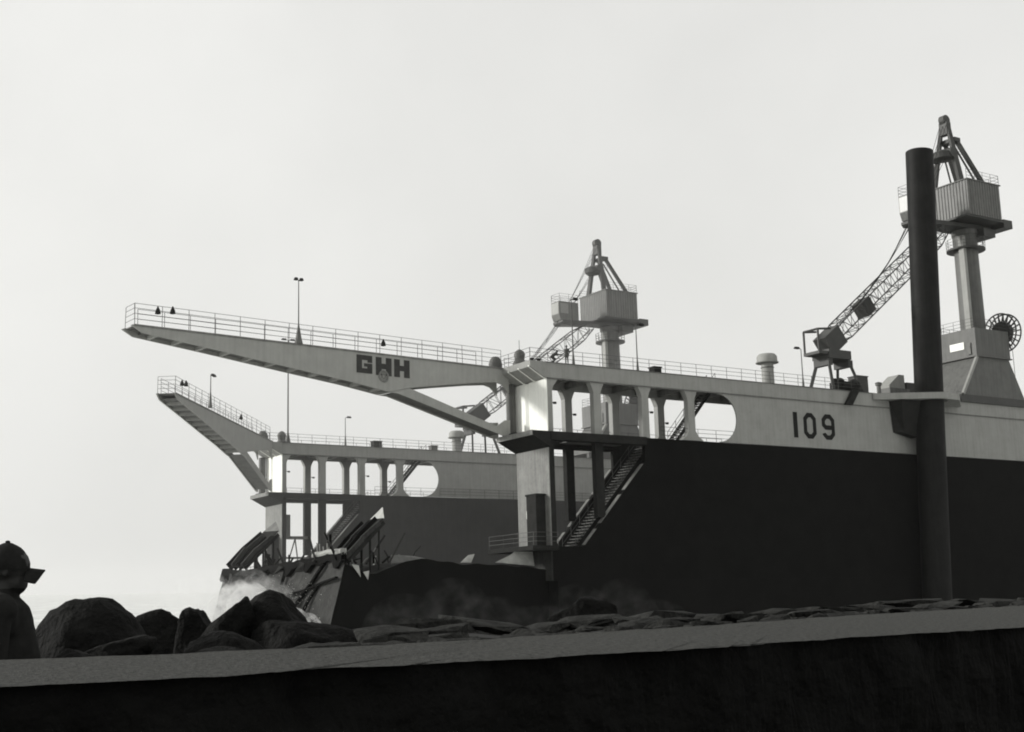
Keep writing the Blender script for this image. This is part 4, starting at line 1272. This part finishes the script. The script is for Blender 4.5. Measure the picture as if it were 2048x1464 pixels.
for i in range(6):
    t = random.uniform(0.5, 24); z0_ = ztop(t) - random.uniform(.1, .5); w_p = random.uniform(.35, 1.1)
    p0_ = wp(-0.42, t, z0_)
    P = [p0_, p0_ + tx * w_p - sx * random.uniform(0, .3) + zz * random.uniform(-.2, .2), p0_ + tx * w_p * .7 - sx * random.uniform(.2, .7) - zz * random.uniform(.5, 1.3), p0_ - sx * random.uniform(.1, .4) - zz * random.uniform(.3, .9)]
    nr = (P[1] - P[0]).cross(P[2] - P[0]).normalized() * .05
    WB(MB().add(P + [p + nr for p in P], [(0, 1, 2, 3), (7, 6, 5, 4), (0, 4, 5, 1), (1, 5, 6, 2), (2, 6, 7, 3), (3, 7, 4, 0)]), 'hanging_plate', random.choice(['black', 'dark', 'wreck']))
for i in range(18):
    t = random.uniform(-.3, 5.5); s_ = random.uniform(-.3, 4.5)
    p = C0 + sx * s_ + tx * t + zz * 7.0
    q = p + sx * random.uniform(-1.6, 1.9) + tx * random.uniform(-1, 1) + zz * random.uniform(.2, 2.4)
    WB(MB().beam(p, q, random.uniform(.08, .2), random.uniform(.08, .16)), 'bent_bar', random.choice(['dark', 'black', 'wreck']))
# fender ball hanging low on the plating
WB(MB().lathe(wp(-0.8, 0.9, 1.2), [(.15, -.45), (.42, -.2), (.45, .1), (.2, .42)], 14), 'fender', 'dark', smooth=True)

# ------------------------------------------------------------------ rocks
def rock(name, c, dims, seed, label, cat, m='rock', rot=0, cuts=9, sub=4, flat=0.72, tilt=(0, 0), group=None, boxy=0):
    bm = bmesh.new()
    bmesh.ops.create_icosphere(bm, subdivisions=sub, radius=1.0)
    rn = random.Random(seed)
    planes = []
    for _ in range(cuts):
        v = Vector((rn.gauss(0, 1), rn.gauss(0, 1), rn.gauss(0, 1))).normalized()
        planes.append((v, rn.uniform(flat, 0.95)))
    off = Vector((seed * 3.7, seed * 1.3, seed * 2.1))
    for v in bm.verts:
        p = v.co.copy()
        if boxy:
            k_ = (abs(p.x) ** boxy + abs(p.y) ** boxy + abs(p.z) ** boxy) ** (1 / boxy)
            p = p / k_ * 0.95
        for nv, d in planes:
            k = p.dot(nv) - d
            if k > 0: p -= nv * k * 0.92
        p *= 1 + 0.10 * noise.noise(p * 1.3 + off) + 0.06 * noise.noise(p * 3.1 + off) + 0.035 * noise.noise(p * 8 + off) + 0.016 * noise.noise(p * 19 + off)
        v.co = Vector((p.x * dims[0] / 2, p.y * dims[1] / 2, p.z * dims[2] / 2))
    me = bpy.data.meshes.new(name); bm.to_mesh(me); bm.free()
    me.materials.append(M[m])
    me.polygons.foreach_set('use_smooth', [True] * len(me.polygons))
    o = bpy.data.objects.new(name, me); COL.objects.link(o)
    o.location = (c[0], c[1], c[2] + EYE.z)
    o.rotation_euler = (tilt[0], tilt[1], rot)
    return tag(o, label, cat, group)
BG = 'boulders on the shore behind the sea wall'
def boulder(c, dims, seed, label, **k): return rock('boulder', c, dims, seed, label, 'boulder', group=BG, **k)
boulder((-2.99, 9.6, -0.53), (0.88, 0.9, 1.02), 11, 'largest rounded boulder, just right of the person in the cap', cuts=6, flat=.82)
boulder((-3.02, 11.6, -0.52), (0.80, 0.8, 0.72), 12, 'low sloping boulder right of the largest rounded one', cuts=9, tilt=(0, -.25), flat=.7)
boulder((-2.66, 11.3, -0.50), (0.30, 0.42, 0.72), 13, 'upright block shaped boulder with a flat top', cuts=5, flat=.85, boxy=5, tilt=(0, .06))
boulder((-2.36, 11.0, -0.52), (0.44, 0.6, 1.12), 14, 'wedge boulder leaning up to a point, right of the flat topped block', cuts=12, tilt=(0, .50), flat=.62)
boulder((-1.98, 11.2, -0.44), (0.66, 0.7, 0.84), 15, 'dome topped boulder above the long shelf boulder', cuts=8, flat=.74)
boulder((-1.68, 10.9, -0.55), (0.94, 0.7, 0.62), 16, 'long shelf shaped boulder ending at the black pontoon side', cuts=8, flat=.8, boxy=3.5, tilt=(0, .10))
boulder((-2.05, 9.6, -0.56), (0.70, 0.55, 0.56), 17, 'rough boulder in front of the dome topped one', cuts=10, flat=.7)
boulder((-2.62, 8.6, -0.44), (0.74, 0.4, 0.22), 18, 'thin slab boulder lying aslant below the largest rounded boulder', cuts=10, flat=.6, tilt=(0, -.36))
boulder((-2.62, 6.25, -0.43), (0.52, 0.36, 0.52), 19, 'dark boulder at the left edge in front of the person', cuts=9, flat=.7)
boulder((-2.10, 6.75, -0.48), (0.50, 0.42, 0.46), 20, 'low dark boulder beside the wall, right of the person', cuts=10, flat=.7)
boulder((-1.72, 7.4, -0.48), (0.76, 0.5, 0.40), 21, 'flat dark boulder beside the wall below the flat topped block', cuts=12, flat=.62)
boulder((-1.22, 7.7, -0.48), (0.66, 0.45, 0.36), 22, 'flat dark boulder beside the wall below the shelf shaped boulder', cuts=12, flat=.62)
boulder((0.62, 12.2, -0.36), (0.74, 0.6, 0.54), 23, 'jagged rock standing up from the rubble in front of the pontoon side', cuts=16, flat=.55)
boulder((-3.35, 8.6, -0.42), (0.6, 0.5, 0.55), 24, 'dark boulder half hidden behind the person in the cap', cuts=8)

def slab(name, c, dims, seed, label, group, rot, tilt):
    q = random.Random(seed)
    bm = bmesh.new()
    for _ in range(22):
        v = Vector((q.uniform(-1, 1), q.uniform(-1, 1), q.uniform(-1, 1)))
        k = max(abs(v.x), abs(v.y), abs(v.z))
        v = v / k * q.uniform(.82, 1.0)
        bm.verts.new((v.x * dims[0] / 2, v.y * dims[1] / 2, v.z * dims[2] / 2))
    res = bmesh.ops.convex_hull(bm, input=bm.verts)
    bmesh.ops.delete(bm, geom=[e for e in res['geom_interior'] if isinstance(e, bmesh.types.BMVert)], context='VERTS')
    bmesh.ops.subdivide_edges(bm, edges=bm.edges[:], cuts=2, use_grid_fill=True)
    for v in bm.verts:
        w = v.co * 9 + Vector((seed, 0, 0))
        v.co += v.co.normalized() * (0.012 * noise.noise(w * 1.6) + 0.007 * noise.noise(w * 4))
    me = bpy.data.meshes.new(name); bm.to_mesh(me); bm.free()
    me.materials.append(M['rubble'])
    o = bpy.data.objects.new(name, me); COL.objects.link(o)
    o.location = (c[0], c[1], c[2] + EYE.z)
    o.rotation_euler = (tilt[0], tilt[1], rot)
    return tag(o, label, 'stone', group)
rn = random.Random(5)
cnt = 0
for row, (dist, zt_, sz) in enumerate(((0.10, -0.27, 0.22), (0.30, -0.265, 0.28), (0.60, -0.255, 0.34), (1.0, -0.245, 0.44), (1.6, -0.235, 0.62))):
    i = 150
    while i < 708:
        p = U[i]
        d = (U[i + 1] - U[i - 1]).normalized(); nrm = Vector((-d.y, d.x, 0))
        q = p + nrm * (dist + rn.uniform(-.12, .12))
        step = (U[i + 1] - U[i]).length
        L = sz * rn.uniform(0.6, 1.7)
        far = 1 + max(0, min(q.y, 13) - 7) * 0.07
        if q.x > -1.05 and cnt < 290:
            h = rn.uniform(0.06, 0.15)
            ztop_ = zt_ + rn.uniform(-0.07, 0.035)
            a = math.atan2(d.y, d.x) + rn.uniform(-.35, .35)
            slab('rubble_stone', (q.x, q.y, ztop_ - h / 2), (L * far, sz * rn.uniform(.5, .9), h), 100 + cnt, 'flat dark rubble stone in the strip along the far side of the sea wall', 'rubble stones behind the sea wall', a, (rn.uniform(-.12, .12), rn.uniform(-.1, .1)))
            cnt += 1
        i += max(1, int(L * far * 0.8 / step))

# ------------------------------------------------------------------ spray and haze
def spray(name, lumps, dens, label, seed):
    bm = bmesh.new()
    for c, r in lumps:
        ret = bmesh.ops.create_icosphere(bm, subdivisions=3, radius=1)
        for v in ret['verts']:
            v.co = Vector((v.co.x * r[0], v.co.y * r[1], v.co.z * r[2])) + Vector(c)
    me = bpy.data.meshes.new(name); bm.to_mesh(me); bm.free()
    o = bpy.data.objects.new(name, me); COL.objects.link(o)
    m_ = o.modifiers.new('r', 'REMESH'); m_.mode = 'VOXEL'; m_.voxel_size = 0.35
    dg = bpy.context.evaluated_depsgraph_get(); dg.update()
    me2 = bpy.data.meshes.new_from_object(o.evaluated_get(dg)); o.modifiers.clear(); o.data = me2
    m = bpy.data.materials.new('sea_spray_' + str(seed)); m.use_nodes = True
    nt_ = m.node_tree; nt_.nodes.clear()
    ou = nt_.nodes.new('ShaderNodeOutputMaterial'); pv = nt_.nodes.new('ShaderNodeVolumePrincipled')
    pv.inputs['Color'].default_value = (0.97, 0.97, 0.96, 1)
    tc_ = nt_.nodes.new('ShaderNodeTexCoord'); no = nt_.nodes.new('ShaderNodeTexNoise')
    no.inputs['Scale'].default_value = 0.9; no.inputs['Detail'].default_value = 7; no.inputs['Roughness'].default_value = 0.62
    mr = nt_.nodes.new('ShaderNodeMapRange')
    mr.inputs['From Min'].default_value = 0.45; mr.inputs['From Max'].default_value = 0.68
    mr.inputs['To Min'].default_value = 0.0; mr.inputs['To Max'].default_value = dens
    nt_.links.new(tc_.outputs['Object'], no.inputs['Vector']); nt_.links.new(no.outputs['Fac'], mr.inputs['Value'])
    nt_.links.new(mr.outputs['Result'], pv.inputs['Density']); nt_.links.new(pv.outputs['Volume'], ou.inputs['Volume'])
    me2.materials.clear(); me2.materials.append(m)
    return tag(o, label, 'spray', kind='stuff')
def wl(s_, t, z): return C0 + sx * s_ + tx * t + zz * z
lumps = [(wl(-3.0, 0.2, 1.4), (1.3, 1.2, 2.0)), (wl(-3.2, 2.6, 1.6), (1.7, 1.5, 2.2)), (wl(-3.2, 5.2, 1.8), (1.8, 1.7, 2.6)), (wl(-3.2, 8.2, 2.0), (2.0, 2.0, 3.0)), (wl(-3.0, 11.5, 2.4), (2.2, 2.2, 3.4)), (wl(-3.0, 14.5, 2.6), (2.2, 2.2, 3.4)), (wl(-3.0, 17.0, 2.2), (2.0, 2.0, 2.8))]
spray('sea_spray', lumps, 1.6, 'white sea spray bursting against the wrecked pontoon end', 1)
lumps = [(wl(3 + 4 * i, -4.0 - 0.6 * (i % 2), 1.5), (3.4, 2.4, 3.2 + 1.2 * math.sin(i * 1.7))) for i in range(7)]
spray('drifting_spray', [(wl(-4.0, 6 + 3.2 * i, 2.6), (2.8, 2.6, 3.6 + 0.8 * math.sin(i * 2.1))) for i in range(7)], 0.16, 'thin spray drifting left from the wrecked pontoon end', 3)
spray('low_spray', lumps, 0.016, 'faint low spray drifting along the black pontoon side', 2)
b = MB()
rn = random.Random(3)
for i in range(2600):
    t = rn.uniform(-0.8, 17); up = rn.random() ** 1.8
    z = 0.2 + up * (4.4 + 1.2 * math.sin(t * 1.3) + 0.8 * math.sin(t * 3.1))
    c = wl(-2.6 - rn.gauss(1.0, 0.9), t + rn.gauss(0, .3), z)
    q = rn.uniform(0.008, 0.03)
    b.add([c + Vector((q, 0, -q * .6)), c + Vector((-q * .6, q * .8, -q * .5)), c + Vector((-q * .5, -q * .8, -q * .6)), c + Vector((0, 0, q * 1.3))], [(0, 2, 1), (0, 1, 3), (1, 2, 3), (2, 0, 3)])
tag(b.build('spray_droplets', 'sign', fix=False), 'white droplets flying in the spray at the wrecked pontoon', 'droplets', kind='stuff')

# bank of sea mist lying beyond the nearer wall
mm = bpy.data.materials.new('sea_mist'); mm.use_nodes = True
nt_ = mm.node_tree; nt_.nodes.clear()
ou = nt_.nodes.new('ShaderNodeOutputMaterial'); pv = nt_.nodes.new('ShaderNodeVolumePrincipled')
pv.inputs['Color'].default_value = (0.95, 0.95, 0.93, 1)
pv.inputs['Density'].default_value = 0.0009
nt_.links.new(pv.outputs['Volume'], ou.inputs['Volume'])
o = MB().box(-260, 240, 7.5, 190, -19.3, 62).build('sea_mist', mm)
o.matrix_world = DOCK
tag(o, 'pale sea mist lying over the water around the farther dock wall', 'mist', kind='stuff')

hz = MB().box(-5300, 5300, -5300, 5300, -4.5, 82.0)
mh = bpy.data.materials.new('sea_haze'); mh.use_nodes = True
nt_ = mh.node_tree; nt_.nodes.clear()
ou = nt_.nodes.new('ShaderNodeOutputMaterial'); pv = nt_.nodes.new('ShaderNodeVolumePrincipled')
pv.inputs['Color'].default_value = (0.95, 0.95, 0.93, 1)
pv.inputs['Density'].default_value = 0.00005
nt_.links.new(pv.outputs['Volume'], ou.inputs['Volume'])
tag(hz.build('haze', mh), kind='stuff')
